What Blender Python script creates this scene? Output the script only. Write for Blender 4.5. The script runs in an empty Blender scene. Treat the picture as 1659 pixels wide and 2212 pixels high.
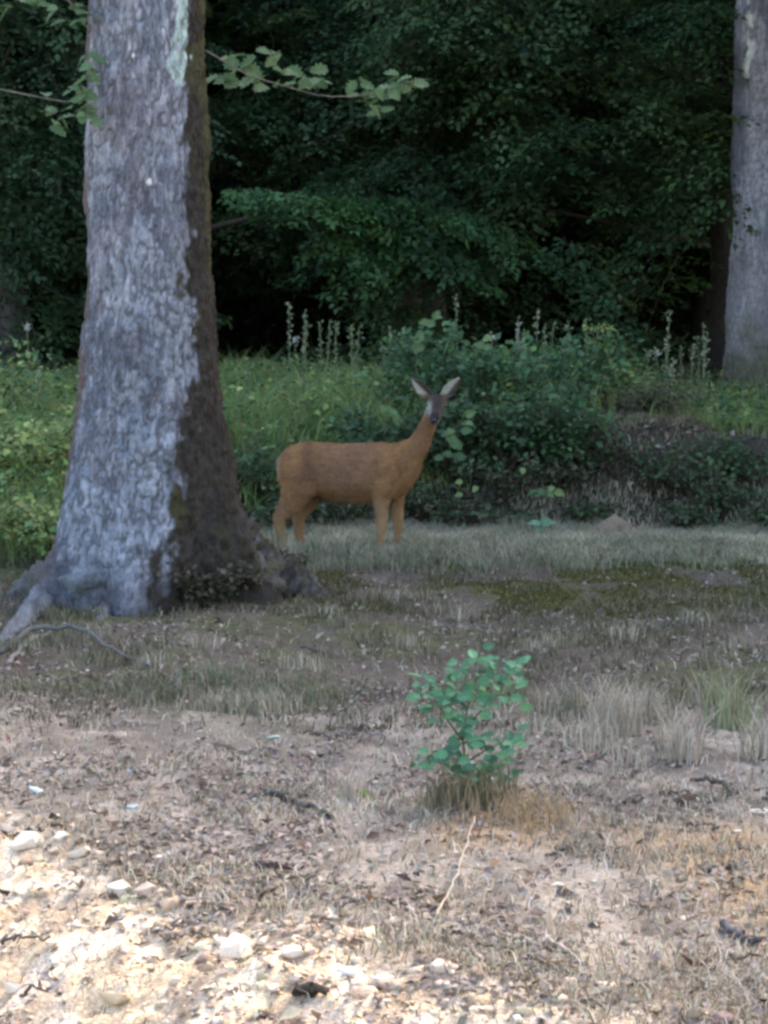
import bpy, bmesh, math, random
import numpy as np
from mathutils import Vector, Matrix

R = math.radians
rng = np.random.default_rng(11)
random.seed(11)
scene = bpy.context.scene
C = scene.collection

# ------------------------------------------------------------------ camera, sky, sun, exposure
CAM_H, FPX, IW, IH, HORIZON = 1.6, 5280.0, 1659.0, 2212.0, 657.0
PITCH = math.atan((IH / 2 - HORIZON) / FPX)
cam_data = bpy.data.cameras.new('camera')
cam = bpy.data.objects.new('camera', cam_data)
C.objects.link(cam)
cam.location = (0, 0, CAM_H)
cam.rotation_euler = (math.pi / 2 - PITCH, 0, 0)
cam_data.sensor_fit = 'VERTICAL'
cam_data.sensor_height = 32.0
cam_data.lens = 32.0 * FPX / IH
cam_data.clip_start = 0.1
cam_data.clip_end = 600
scene.camera = cam

SUN_EL, SUN_AZ = R(45), R(45)          # azimuth measured from +Y towards +X
world = bpy.data.worlds.new('World')
scene.world = world
world.use_nodes = True
wn = world.node_tree
sky = wn.nodes.new('ShaderNodeTexSky')
sky.sky_type = 'NISHITA'
sky.sun_disc = False
sky.sun_elevation = SUN_EL
sky.sun_rotation = SUN_AZ
sky.air_density = 1.0
sky.dust_density = 4.0
sky.ozone_density = 0.6
wn.links.new(sky.outputs[0], wn.nodes['Background'].inputs[0])
wn.nodes['Background'].inputs[1].default_value = 0.15

sl = bpy.data.lights.new('sun', 'SUN')
sl.energy = 1.5
sl.angle = R(10)
sl.color = (1.0, 0.87, 0.70)
sun = bpy.data.objects.new('sun', sl)
C.objects.link(sun)
sd = Vector((math.sin(SUN_AZ) * math.cos(SUN_EL), math.cos(SUN_AZ) * math.cos(SUN_EL), math.sin(SUN_EL)))
sun.rotation_euler = sd.to_track_quat('Z', 'Y').to_euler()

vs = scene.view_settings
vs.view_transform = 'Standard'
vs.look = 'None'
vs.gamma = 1.0
vs.use_curve_mapping = False
vs.exposure = 2.65
scene.cycles.use_denoising = True
scene.cycles.max_bounces = 6
scene.cycles.diffuse_bounces = 2
scene.cycles.transmission_bounces = 4
scene.cycles.filter_width = 3.0

# ------------------------------------------------------------------ noise
def _hash(ix, iy, seed):
    M32 = np.uint64(0xffffffff)
    a = ix.astype(np.int64).astype(np.uint64) & M32
    b = iy.astype(np.int64).astype(np.uint64) & M32
    n = (a * np.uint64(0x8da6b343) ^ b * np.uint64(0xd8163841) ^ np.uint64((seed * 0xcb1ab31f + 77) & 0xffffffff)) & M32
    n = n ^ (n >> np.uint64(15)); n = (n * np.uint64(0x2c1b3c6d)) & M32
    n = n ^ (n >> np.uint64(12)); n = (n * np.uint64(0x297a2d39)) & M32
    n = n ^ (n >> np.uint64(15))
    return (n & np.uint64(0xffff)).astype(float) / 65535.0

def vnoise(x, y, seed=0):
    x = np.asarray(x, float); y = np.asarray(y, float)
    ix = np.floor(x); iy = np.floor(y)
    fx = x - ix; fy = y - iy
    fx = fx * fx * (3 - 2 * fx); fy = fy * fy * (3 - 2 * fy)
    a = _hash(ix, iy, seed); b = _hash(ix + 1, iy, seed)
    c = _hash(ix, iy + 1, seed); d = _hash(ix + 1, iy + 1, seed)
    return (a * (1 - fx) + b * fx) * (1 - fy) + (c * (1 - fx) + d * fx) * fy

def fbm(x, y, seed=0, octv=4, gain=0.5):
    t = 0; a = 1.0; s = 0
    for o in range(octv):
        t = t + a * vnoise(x * 2 ** o + 17.3 * o, y * 2 ** o - 9.1 * o, seed + o)
        s += a; a *= gain
    return t / s

def sst(a, b, x):
    t = np.clip((np.asarray(x, float) - a) / (b - a), 0, 1)
    return t * t * (3 - 2 * t)

# ------------------------------------------------------------------ terrain
EDGE_X = [-8, -3, -1.18, -.39, .29, .84, 2.0, 8]
EDGE_Y = [13.5, 9.4, 7.55, 6.3, 5.68, 5.35, 4.9, 3.0]

def edge_y(x):
    return np.interp(x, EDGE_X, EDGE_Y)

def terr(x, y):
    x = np.asarray(x, float); y = np.asarray(y, float)
    # the bank behind the deer
    yb = np.interp(x, [-6, -2.2, -1.2, -.6, .4, 1.2, 3.5, 8], [14.2, 14.6, 16.6, 17.1, 17.2, 17.25, 17.1, 16.5])
    w = np.interp(x, [-6, -2.2, -1.0, .3, 1.0, 3.5], [4.5, 4.0, 2.2, 1.4, .75, .7])
    Hh = np.interp(x, [-6, -1.5, 0, .9, 1.3, 2.2, 2.5, 8], [.55, .55, .58, .62, .72, .74, .62, .6])
    wob = (fbm(x * 1.3, y * 0.6, 3, 3) - .5) * 0.5
    z = Hh * sst(0, 1, (y - yb + wob) / w) + 0.012 * np.clip(y - 18, 0, 60)
    # the cut bank towards the road in front
    e = edge_y(x) + (fbm(x * 2.2, y * 2.2, 21, 3) - .5) * .35 - y
    z = z - 0.34 * sst(-.1, 1.8, e) - .02 * sst(.0, .12, e)
    # bumps
    amp = np.interp(y, [-5, 3, 26, 60], [.02, .06, .06, .5])
    z = z + (fbm(x * .9, y * .7, 5, 3) - .5) * amp * 1.6
    z = z + (fbm(x * 5, y * 3.5, 9, 3) - .5) * .05 * np.interp(y, [0, 20, 40], [1, 1, .3])
    clay = sst(-.05, .25, e)
    z = z + clay * ((fbm(x * 9, y * 9, 31, 4) - .5) * .05 + (fbm(x * 22, y * 22, 33, 3) - .5) * .035)
    z = z + (fbm(x * 24, y * 18, 12, 2) - .5) * .018
    return z

def ray(u, v):
    d = Vector(((u - IW / 2) / FPX, 1.0, (IH / 2 - v) / FPX))
    c, s = math.cos(-PITCH), math.sin(-PITCH)
    return np.array([d.x, d.y * c - d.z * s, d.y * s + d.z * c])

def spot(u, v, lift=0.0):
    """where the sight line through a picture point meets the ground"""
    d = ray(u, v)
    ts = np.concatenate([np.arange(3.5, 30, .02), np.arange(30, 90, .2)])
    P = d[None] * ts[:, None]
    P[:, 2] += CAM_H
    h = terr(P[:, 0], P[:, 1])
    i = int(np.argmax(P[:, 2] < h))
    return np.array([P[i, 0], P[i, 1], terr(P[i, 0], P[i, 1]) + lift])

def at(u, v, y):
    """point at depth y on the sight line"""
    d = ray(u, v)
    return np.array([0, 0, CAM_H]) + d * (y / d[1])

# ------------------------------------------------------------------ mesh helpers
def add_mesh(name, V, F, mat=None, parent=None, col=None, smooth=False):
    V = np.asarray(V, np.float32).reshape(-1, 3)
    if isinstance(F, np.ndarray):
        F = [F]
    F = [np.asarray(f, np.int32) for f in F if len(f)]
    me = bpy.data.meshes.new(name)
    me.vertices.add(len(V))
    me.vertices.foreach_set('co', V.ravel())
    loops = np.concatenate([f.ravel() for f in F])
    sizes = np.concatenate([np.full(len(f), f.shape[1], np.int32) for f in F])
    starts = np.concatenate([[0], np.cumsum(sizes)[:-1]]).astype(np.int32)
    me.loops.add(len(loops))
    me.loops.foreach_set('vertex_index', loops)
    me.polygons.add(len(sizes))
    me.polygons.foreach_set('loop_start', starts)
    me.polygons.foreach_set('loop_total', sizes)
    if smooth:
        me.polygons.foreach_set('use_smooth', np.ones(len(sizes), bool))
    me.update(calc_edges=True)
    if col is not None:
        set_col(me, col)
    if mat:
        me.materials.append(mat)
    return link(name, me, parent)

def set_col(me, col):
    col = np.asarray(col, np.float32)
    n = len(me.vertices)
    if col.ndim == 1:
        col = np.tile(col, (n, 1))
    a = me.color_attributes.new('Col', 'FLOAT_COLOR', 'POINT')
    c4 = np.ones((n, 4), np.float32)
    c4[:, :3] = col
    a.data.foreach_set('color', c4.ravel())

def link(name, me, parent=None):
    o = bpy.data.objects.new(name, me)
    C.objects.link(o)
    if parent is not None:
        o.parent = parent
    return o

def tag(o, label=None, cat=None, group=None, kind=None):
    if label: o['label'] = label
    if cat: o['category'] = cat
    if group: o['group'] = group
    if kind: o['kind'] = kind
    return o

def thing(name, loc, label, cat, group=None, rz=0):
    o = bpy.data.objects.new(name, None)
    o.empty_display_size = .1
    C.objects.link(o)
    o.location = [float(a) for a in loc]
    o.rotation_euler = (0, 0, rz)
    return tag(o, label, cat, group)

def copy_tree(o, parent=None):
    c = o.copy()
    C.objects.link(c)
    c.parent = parent
    for ch in list(o.children):
        copy_tree(ch, c)
    return c

def unit(a):
    a = np.asarray(a, float)
    return a / np.maximum(np.linalg.norm(a, axis=-1, keepdims=True), 1e-9)

def tube(P, rad, n=8, rad2=None, cap=True, up=(0, 0, 1)):
    """lofted tube; rad along the side axis, rad2 along the other"""
    P = np.asarray(P, float); k = len(P)
    rad = np.broadcast_to(np.asarray(rad, float), (k,))
    rad2 = rad if rad2 is None else np.broadcast_to(np.asarray(rad2, float), (k,))
    T = unit(np.gradient(P, axis=0))
    upv = np.asarray(up, float)
    S = np.cross(T, upv)
    bad = np.linalg.norm(S, axis=1) < .15
    S[bad] = np.cross(T[bad], np.array([0.31, .95, 0]))
    S = unit(S)
    U = np.cross(S, T)
    th = np.linspace(0, 2 * np.pi, n, endpoint=False)
    V = P[:, None] + S[:, None] * (np.cos(th)[None, :, None] * rad[:, None, None]) + U[:, None] * (np.sin(th)[None, :, None] * rad2[:, None, None])
    V = V.reshape(-1, 3)
    i = np.arange(k - 1)[:, None] * n; j = np.arange(n)[None]
    Q = np.stack([i + j, i + (j + 1) % n, i + n + (j + 1) % n, i + n + j], -1).reshape(-1, 4)
    F = [Q]
    if cap:
        F.append(np.arange(n)[::-1][None]); F.append(((k - 1) * n + np.arange(n))[None])
    return V, F

def join(parts):
    """list of (V, [F..], col) -> one V, F list, col"""
    Vs, by, cs, off = [], {}, [], 0
    for p in parts:
        V, F = p[0], p[1]
        if isinstance(F, np.ndarray): F = [F]
        for f in F:
            by.setdefault(f.shape[1], []).append(f + off)
        Vs.append(V)
        if len(p) > 2:
            c = np.asarray(p[2], float)
            cs.append(np.tile(c, (len(V), 1)) if c.ndim == 1 else c)
        off += len(V)
    return np.concatenate(Vs), [np.concatenate(v) for v in by.values()], (np.concatenate(cs) if cs else None)

# ------------------------------------------------------------------ materials
def material(name, rough=.85, trans=0.0, noise=((40., .25),), bump=0.0, bump_scale=60., spec=.2, stretch=(1, 1, 1)):
    m = bpy.data.materials.new(name)
    m.use_nodes = True
    nt = m.node_tree; N = nt.nodes; L = nt.links
    b = N['Principled BSDF']
    b.inputs['Roughness'].default_value = rough
    b.inputs['Specular IOR Level'].default_value = spec
    at_ = N.new('ShaderNodeAttribute'); at_.attribute_name = 'Col'
    tc = N.new('ShaderNodeTexCoord')
    mp = N.new('ShaderNodeMapping'); mp.inputs['Scale'].default_value = stretch
    L.new(tc.outputs['Object'], mp.inputs[0])
    out = at_.outputs['Color']
    for sc, amt in noise:
        nz = N.new('ShaderNodeTexNoise'); nz.inputs['Scale'].default_value = sc
        nz.inputs['Detail'].default_value = 5
        L.new(mp.outputs[0], nz.inputs[0])
        mr = N.new('ShaderNodeMapRange')
        mr.inputs[1].default_value = .3; mr.inputs[2].default_value = .7
        mr.inputs[3].default_value = 1 - amt; mr.inputs[4].default_value = 1 + amt
        L.new(nz.outputs[0], mr.inputs[0])
        mx = N.new('ShaderNodeVectorMath'); mx.operation = 'SCALE'
        L.new(out, mx.inputs[0]); L.new(mr.outputs[0], mx.inputs['Scale'])
        out = mx.outputs[0]
    L.new(out, b.inputs['Base Color'])
    if bump:
        nz = N.new('ShaderNodeTexNoise'); nz.inputs['Scale'].default_value = bump_scale
        nz.inputs['Detail'].default_value = 6
        L.new(mp.outputs[0], nz.inputs[0])
        bp = N.new('ShaderNodeBump'); bp.inputs['Strength'].default_value = bump
        bp.inputs['Distance'].default_value = .02
        L.new(nz.outputs[0], bp.inputs['Height'])
        L.new(bp.outputs[0], b.inputs['Normal'])
    if trans:
        tr = N.new('ShaderNodeBsdfTranslucent')
        L.new(out, tr.inputs[0])
        mx = N.new('ShaderNodeMixShader'); mx.inputs[0].default_value = trans
        L.new(b.outputs[0], mx.inputs[1]); L.new(tr.outputs[0], mx.inputs[2])
        L.new(mx.outputs[0], N['Material Output'].inputs[0])
    return m

M = {
    'ground': material('ground_soil', .95, 0, ((14., .22), (70., .3), (240., .3)), .7, 90.),
    'bark': material('bark', .92, 0, ((6., .15), (30., .28), (120., .22)), .8, 55., stretch=(1, 1, .35)),
    'leaf': material('leaf', .6, .3, ((3., .15),), spec=.25),
    'grass': material('grass_blade', .7, .3, ((2., .15),), spec=.2),
    'litter': material('dead_leaf', .85, .1, ((60., .25),)),
    'stone': material('stone', .9, 0, ((25., .15), (110., .18)), .5, 80.),
    'wood': material('dead_wood', .9, 0, ((30., .3),), .5, 90.),
    'deer': material('deer_coat', .8, 0, ((14., .10), (120., .2)), .35, 160., spec=.15, stretch=(.5, 1, 1)),
    'fur': material('deer_fur', .75, .1, ((20., .12),)),
    'eye': material('eye', .15, 0, ((20., .05),), spec=.6),
}

# ------------------------------------------------------------------ ground sheet
def spaced(a, b, n): return np.linspace(a, b, n, endpoint=False)
gx = np.concatenate([-np.geomspace(140, 4.2, 34)[:-1], spaced(-4.2, -2.6, 60), spaced(-2.6, 2.8, 330), spaced(2.8, 4.6, 60), np.geomspace(4.6, 140, 34)])
gy = np.concatenate([spaced(-80, 0, 20), spaced(0, 3.4, 20), spaced(3.4, 8, 330), spaced(8, 13, 200), spaced(13, 19, 180), spaced(19, 30, 90), np.geomspace(30, 160, 30)])
GX, GY = np.meshgrid(gx, gy)
GZ = terr(GX, GY)

def zone_color(x, y):
    x = np.asarray(x, float); y = np.asarray(y, float)
    n1 = fbm(x * 2.5, y * 2.0, 41, 4); n2 = fbm(x * 7, y * 5, 47, 4); n3 = fbm(x * 1.1, y * .9, 53, 3)
    sh = x.shape + (1,)
    def mixc(c, col, m):
        m = np.clip(m, 0, 1).reshape(sh)
        return c * (1 - m) + np.array(col) * m
    c = np.ones(x.shape + (3,)) * np.array((.225, .185, .148))
    c = mixc(c, (.13, .105, .085), sst(.48, .62, n2) * .7)              # dark humus
    c = mixc(c, (.29, .245, .2), sst(.52, .64, 1 - n2) * .8)            # dry pale litter
    c = mixc(c, (.075, .059, .042), sst(8.9, 10.3, y + (n3 - .5) * 2.2) * .85)  # floor further back painted darker for the shade near the wood
    # moss and worn turf further back
    moss = sst(8.5, 10.5, y) * sst(.45, .62, n1)
    c = mixc(c, (.075, .078, .03), moss * .75)
    c = mixc(c, (.085, .085, .03), sst(12.6, 13.4, y) * sst(16.2, 14.8, y) * sst(-.3, .5, x) * sst(.38, .55, n1))
    c = mixc(c, (.25, .22, .15), sst(15.2, 16.0, y) * sst(17.4, 17.0, y) * .8)
    # bank soil
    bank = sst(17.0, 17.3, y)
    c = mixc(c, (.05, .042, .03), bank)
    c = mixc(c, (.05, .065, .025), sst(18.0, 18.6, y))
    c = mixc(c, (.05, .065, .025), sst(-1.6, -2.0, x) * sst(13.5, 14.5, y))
    # bare sandy worn strip on the right
    tx = 1.05 + (7.0 - y) * .25 + (n3 - .5) * .9
    bare = sst(-.28, .12, x - tx) * sst(5.4, 6.0, y) * sst(7.7, 7.2, y)
    c = mixc(c, (.33, .22, .12), bare * .9)
    c = mixc(c, (.30, .20, .11), sst(.32, .1, np.abs(x - .35)) * sst(.55, .25, np.abs(y - 7.6)) * .7)
    # clay of the cut bank
    e = edge_y(x) + (fbm(x * 2.2, y * 2.2, 21, 3) - .5) * .35 - y
    clay = sst(-.12, .15, e)
    cc = np.ones(x.shape + (3,)) * np.array((.55, .41, .26))
    wx = (fbm(x * 4, y * 4, 65, 3) - .5) * .5
    st = fbm((x + wx) * 10, (y + wx) * 7, 61, 5, .65)
    cc = mixc(cc, (.64, .51, .37), sst(.48, .62, st))
    cc = mixc(cc, (.36, .26, .17), sst(.52, .66, 1 - st))
    cc = mixc(cc, (.22, .17, .14), sst(.58, .7, n2) * .5)
    pk = sst(-.1, .5, x).reshape(sh)
    cc = cc * (1 - pk * .75) + (np.array((.46, .36, .28)) * (.7 + .6 * st[..., None])) * pk * .75
    m = (clay * (1 - .35 * sst(.3, 1.1, x))).reshape(sh)
    c = c * (1 - m) + cc * m
    return c

n_y, n_x = GX.shape
ii = (np.arange(n_y - 1)[:, None] * n_x + np.arange(n_x - 1)[None]).ravel()
GF = np.stack([ii, ii + 1, ii + n_x + 1, ii + n_x], 1)
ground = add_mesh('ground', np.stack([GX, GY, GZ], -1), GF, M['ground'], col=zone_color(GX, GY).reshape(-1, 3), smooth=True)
tag(ground, 'brown woodland ground with litter, moss and a yellow clay cut bank', 'ground', kind='structure')

# ------------------------------------------------------------------ leaves, grass, litter (arrays)
def leaf_arrays(P, D, N_, L, W, fold=.25):
    """folded rhombus leaves: returns V (n*4), F (n*2,3)"""
    P = np.asarray(P, float); n = len(P)
    D = unit(D); S = unit(np.cross(D, N_)); N2 = np.cross(S, D)
    L = np.broadcast_to(L, (n,))[:, None]; W = np.broadcast_to(W, (n,))[:, None]
    a = P
    b = P + D * L * .45 + S * W * .5 + N2 * W * fold
    c = P + D * L
    d = P + D * L * .45 - S * W * .5 + N2 * W * fold
    V = np.stack([a, b, c, d], 1).reshape(-1, 3)
    k = np.arange(n)[:, None] * 4
    F = np.concatenate([k + np.array([[0, 2, 1]]), k + np.array([[0, 3, 2]])])
    return V, F

def blades(P, H, W, lean, az, bend, col):
    """grass blades of two segments"""
    n = len(P)
    H = np.broadcast_to(H, (n,))[:, None]; W = np.broadcast_to(W, (n,))[:, None]
    ln = np.broadcast_to(lean, (n,))[:, None]; bd = np.broadcast_to(bend, (n,))[:, None]
    d = np.stack([np.cos(az), np.sin(az), np.zeros(n)], 1)
    fa = rng.uniform(0, 2 * np.pi, n)
    s = np.stack([np.cos(fa), np.sin(fa), np.zeros(n)], 1)
    Z = np.array([[0, 0, 1.]])
    mid = P + Z * H * .55 + d * H * ln * .5
    tip = P + Z * H * (1 - .35 * bd) + d * H * (ln + bd)
    V = np.stack([P - s * W * .5 - Z * .01, P + s * W * .5 - Z * .01, mid + s * W * .4, mid - s * W * .4, tip], 1).reshape(-1, 3)
    k = np.arange(n)[:, None] * 5
    F4 = k + np.array([[0, 1, 2, 3]]); F3 = k + np.array([[3, 2, 4]])
    return V, [F4, F3], np.repeat(col, 5, axis=0)

def scatter(n, x0, x1, y0, y1, dens=None, near=False):
    """points on the ground; near=True spreads them evenly over the picture's depth instead of the plan"""
    x = rng.uniform(x0, x1, n)
    y = rng.uniform(y0, y1, n) if not near else 1 / rng.uniform(1 / y1, 1 / y0, n)
    if near:
        x = rng.uniform(-1, 1, n) * (.2 * y + .2)
    if dens is not None:
        k = rng.random(n) < dens(x, y)
        x, y = x[k], y[k]
    return np.stack([x, y, terr(x, y)], 1)

def pick(n, palette, var=.2):
    p = np.array(palette, float)
    c = p[rng.integers(0, len(p), n)]
    return c * rng.uniform(1 - var, 1 + var, (n, 1)) * rng.uniform(1 - var * .3, 1 + var * .3, (n, 3))

def add_grass(name, P, H, W, lean, bend, palette, label, cat, var=.22, clump=None):
    n = len(P)
    c = pick(n, palette, var)
    if clump is not None:
        c = c * (0.75 + .5 * fbm(P[:, 0] * clump, P[:, 1] * clump, 77, 3))[:, None]
    V, F, cc = blades(P, H, W, lean, rng.uniform(0, 2 * np.pi, n), bend, c)
    return tag(add_mesh(name, V, F, M['grass'], col=cc), label, cat, kind='stuff')

# ------------------------------------------------------------------ trees
def rot_to(d, upish=(0, 0, 1)):
    """matrix whose columns are forward d, side, normal"""
    d = unit(np.asarray(d, float)); s = unit(np.cross(np.asarray(upish, float), d)); n = np.cross(d, s)
    return np.stack([d, s, n], 1)

def make_spray(length=1.6, width=.8, leaf=.08, twigs=16, droop=.25):
    """a flat, slightly drooping branchlet with leaves; local X forward, Z up"""
    P, D, Nn, seg = [], [], [], []
    for i in range(twigs):
        s = (i + .5) / twigs
        side = 1 if i % 2 else -1
        base = np.array([s * length, 0, -droop * length * s * s])
        tl = width * (1 - .65 * s) * rng.uniform(.6, 1.1)
        a = R(rng.uniform(35, 65)) * side
        d = np.array([math.cos(a), math.sin(a), -rng.uniform(.05, .4)])
        d /= np.linalg.norm(d)
        seg.append((base, base + d * tl))
        k = max(3, int(tl / (leaf * .42)))
        for j in range(k):
            t = (j + rng.uniform(.3, 1)) / k
            p = base + d * tl * t + np.array([0, 0, -.12 * tl * t * t])
            b = a + R(rng.uniform(30, 60)) * (1 if j % 2 else -1)
            P.append(p + rng.normal(0, .02, 3))
            D.append((math.cos(b), math.sin(b), -rng.uniform(.0, .6)))
            Nn.append((rng.normal(0, .35), rng.normal(0, .35), 1))
    return np.array(P), np.array(D), np.array(Nn), seg

SPRAYS = [make_spray(leaf=.085, twigs=14 + k, droop=rng.uniform(.1, .4)) for k in range(6)]

def crown_mesh(name, places, palette, parent, leaf=.085, twig_col=(.05, .042, .035), twigs=True):
    """places: (pos, forward, scale, tint); one mesh of leaves and fine twigs"""
    VV, FF, CC, off = [], [], [], 0
    TP = []
    for pos, fwd, sc, tint in places:
        P, D, Nn, seg = SPRAYS[rng.integers(0, len(SPRAYS))]
        m = rot_to(fwd)
        # roll a little about the forward axis
        ro = rng.normal(0, .18)
        rm = np.array([[1, 0, 0], [0, math.cos(ro), -math.sin(ro)], [0, math.sin(ro), math.cos(ro)]])
        m = m @ rm
        n = len(P)
        L = leaf * rng.uniform(.7, 1.25, n)
        V, F = leaf_arrays(np.asarray(pos) + (P * sc) @ m.T, D @ m.T, Nn @ m.T, L, L * .62)
        VV.append(V); FF.append(F + off); off += len(V)
        c = np.array(palette[rng.integers(0, len(palette))]) * tint
        c = c * rng.uniform(.75, 1.3, (n, 1)) * rng.uniform(.93, 1.07, (n, 3))
        CC.append(np.repeat(c, 4, axis=0))
        if twigs:
            ax = np.asarray(pos) + (np.array([[0, 0, 0], [.8, 0, -.16], [1.6, 0, -.4]]) * sc) @ m.T
            TP.append(tube(ax, [.012, .008, .003], 4) + (twig_col,))
    parts = [(np.concatenate(VV), [np.concatenate(FF)], np.concatenate(CC))] + TP
    V, F, c = join(parts)
    return add_mesh(name, V, F, M['leaf'], parent, c)

def trunk_mesh(name, axis, rad, parent, col, n=18, amp=.04):
    axis = np.asarray(axis, float)
    V, F = tube(axis, rad, n)
    k = len(axis)
    nz = (fbm(np.tile(np.arange(n), k) * .9, V[:, 2] * 1.2, 5, 3) - .5)
    ctr = np.repeat(axis, n, axis=0)
    V = V + (V - ctr) * nz[:, None] * amp * 8
    c = np.array(col) * (.7 + .6 * fbm(np.tile(np.arange(n), k) * 1.3, V[:, 2] * 2.2, 8, 3))[:, None]
    return add_mesh(name, V, F, M['bark'], parent, c, smooth=True)

# --- tall forest tree: trunk, limbs and a dense crown; one mould, copied along the wood
def forest_mould(k):
    t = thing('forest_tree', (0, 0, 0), 'tall broadleaf tree in the dark wood behind the grassy bank', 'tree', 'trees of the dark wood')
    Ht = 14.0
    bend = rng.normal(0, .25, 2)
    zs = np.linspace(-.4, 11, 12)
    ax = np.stack([bend[0] * (zs / 11) ** 2 + .06 * np.sin(zs), bend[1] * (zs / 11) ** 2, zs], 1)
    trunk_mesh('trunk', ax, np.interp(zs, [-.4, 0, 1, 11], [.36, .27, .2, .06]), t, (.075, .065, .055))
    places = []
    n = 0
    while n < 12500:
        p = rng.normal(0, 1, 3); p /= np.linalg.norm(p)
        r = rng.uniform(.35, 1) ** .5
        q = np.array([p[0] * 3.4 * r, p[1] * 3.4 * r, 8.4 + p[2] * 5.0 * r])
        places.append(q); n += 1
    P = np.array(places)
    for a in range(7):
        an = a * 2.4 + rng.uniform(0, 1); z0 = 4.2 + a * .8; l = rng.uniform(2.0, 2.9)
        b = np.array([np.interp(z0, zs, ax[:, 0]), np.interp(z0, zs, ax[:, 1]), z0])
        d = np.array([math.cos(an), math.sin(an), .45])
        pts = np.array([b + d * l * s + np.array([0, 0, .25 * s * s]) for s in np.linspace(0, 1, 6)])
        V, F = tube(pts, np.linspace(.09, .02, 6), 7)
        add_mesh('limb', V, F, M['bark'], t, (.075, .065, .055), smooth=True)
    clump = fbm(P[:, 0] * .9 + 30, P[:, 1] * .9 + P[:, 2] * .8, 5 + k, 3)
    keep = clump > .36
    P = P[keep]; nn = len(P)
    D = rng.normal(0, 1, (nn, 3)); D[:, 2] = -abs(D[:, 2]) * .5
    Nn = rng.normal(0, .6, (nn, 3)); Nn[:, 2] += 1
    L = rng.uniform(.2, .34, nn)
    V, F = leaf_arrays(P, D, Nn, L, L * .68)
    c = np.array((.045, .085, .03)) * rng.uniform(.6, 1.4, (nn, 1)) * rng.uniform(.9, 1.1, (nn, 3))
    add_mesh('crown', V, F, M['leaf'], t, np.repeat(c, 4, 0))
    return t

moulds = [forest_mould(k) for k in range(3)]
forest_spots = [
    # the wood behind the bank
    (-9.5, 26, 1.05), (-5.6, 27.5, 1.0), (-2.85, 30, 1.1), (4.35, 29.0, 1.1), (8.0, 28, 1.05), (.6, 31.5, 1.1), (10.5, 26, 1.1), (15, 25, 1.1),
    (-12, 32, 1.15), (-7.5, 34, 1.1), (-3.8, 36, 1.2), (.4, 35, 1.2), (4.6, 34, 1.15), (8.6, 33, 1.15), (13, 32, 1.2),
    (-10, 40, 1.2), (-5.5, 42, 1.2), (-1, 42, 1.25), (3.5, 41, 1.25), (8, 40, 1.2), (12.5, 41, 1.2), (-15, 37, 1.2), (17, 38, 1.2),
    # the wood's edge carried forward on the right, unseen, added to shade the ground
    (5.6, 20.6, 1.0), (8.4, 17.0, .96), (11.2, 13.8, .96), (14.0, 10.6, .96), (17, 7.5, .96),
    (9.8, 21.5, 1.1), (13.2, 18.0, 1.1), (16.5, 14, 1.1),
]
used = set()
for i, (x, y, s) in enumerate(forest_spots):
    k = i % 3
    o = moulds[k] if k not in used else copy_tree(moulds[k])
    used.add(k)
    o.location = (x, y, float(terr(x, y)))
    o.rotation_euler = (0, 0, rng.uniform(0, 6.28))
    o.scale = (s, s, s)
    if x > 5 and y < 23:
        o['label'] = 'unseen tall broadleaf tree added beside the wood to shade the ground'
        o['group'] = 'unseen trees added for their shade'

# --- trees whose low branches hang at the edge of the wood
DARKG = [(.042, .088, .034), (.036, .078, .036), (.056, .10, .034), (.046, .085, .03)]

def low_tree(name, base_xy, label, places, height=9, r0=.16, palette=DARKG, leaf=.085, col=(.06, .052, .045), limbs=9):
    bx, by = base_xy
    bz = float(terr(bx, by))
    t = thing(name, (bx, by, bz), label, 'tree', 'low branched trees at the edge of the wood')
    zs = np.linspace(-.3, height, 14)
    ax = np.stack([.15 * np.sin(zs * .5 + bx), .12 * np.cos(zs * .4 + by) - .12, zs], 1)
    trunk_mesh('trunk', ax, np.interp(zs, [-.3, 0, .8, height], [r0 * 1.7, r0 * 1.3, r0, r0 * .3]), t, col)
    loc = np.array([bx, by, bz])
    pl = [(np.asarray(p) - loc, f, s, ti) for p, f, s, ti in places]
    # limbs from the stem to the heart of groups of branchlets
    order = (rng.permutation(len(pl))[:limbs] if limbs > 1 else [14])
    for q in order:
        p = pl[q][0]
        z0 = max(.5, p[2] - rng.uniform(.2, .8))
        b = np.array([np.interp(z0, zs, ax[:, 0]), np.interp(z0, zs, ax[:, 1]), z0])
        s = np.linspace(0, 1, 7)[:, None]
        pts = b * (1 - s) + p * s + np.array([[0, 0, .3]]) * (s * (1 - s))
        V, F = tube(pts, np.linspace(.04, .012, 7), 6)
        add_mesh('limb', V, F, M['bark'], t, col, smooth=True)
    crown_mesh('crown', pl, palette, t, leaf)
    return t

def region(n, u0, u1, v0, v1, y0, y1, dens=None, toward=(0, -1, -.15), sc=(.7, 1.1), tint=(.7, 1.3), spread=.8):
    out = []
    while len(out) < n:
        u, v = rng.uniform(u0, u1), rng.uniform(v0, v1)
        if dens is not None and rng.random() > dens(u, v): continue
        p = at(u, v, rng.uniform(y0, y1))
        p[2] = round((p[2] + .12 * p[0]) / .42) * .42 - .12 * p[0] + rng.normal(0, .05)      # branches stand in tiers
        if p[2] < terr(p[0], p[1]) + .15: continue
        f = np.array(toward) + rng.normal(0, spread, 3) * np.array([1, .5, .35])
        out.append((p, f, rng.uniform(*sc), rng.uniform(*tint)))
    return out

def dens_right(u, v):
    n = float(fbm(np.array(u * .006), np.array(v * .010), 91, 3))
    d = np.clip((n - .33) * 5, 0, 1)
    low = np.interp(u, [850, 1000, 1150, 1300, 1560], [700, 650, 560, 520, 500])
    return float(d * np.clip((low - v) / 90, 0, 1) + .04)

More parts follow.
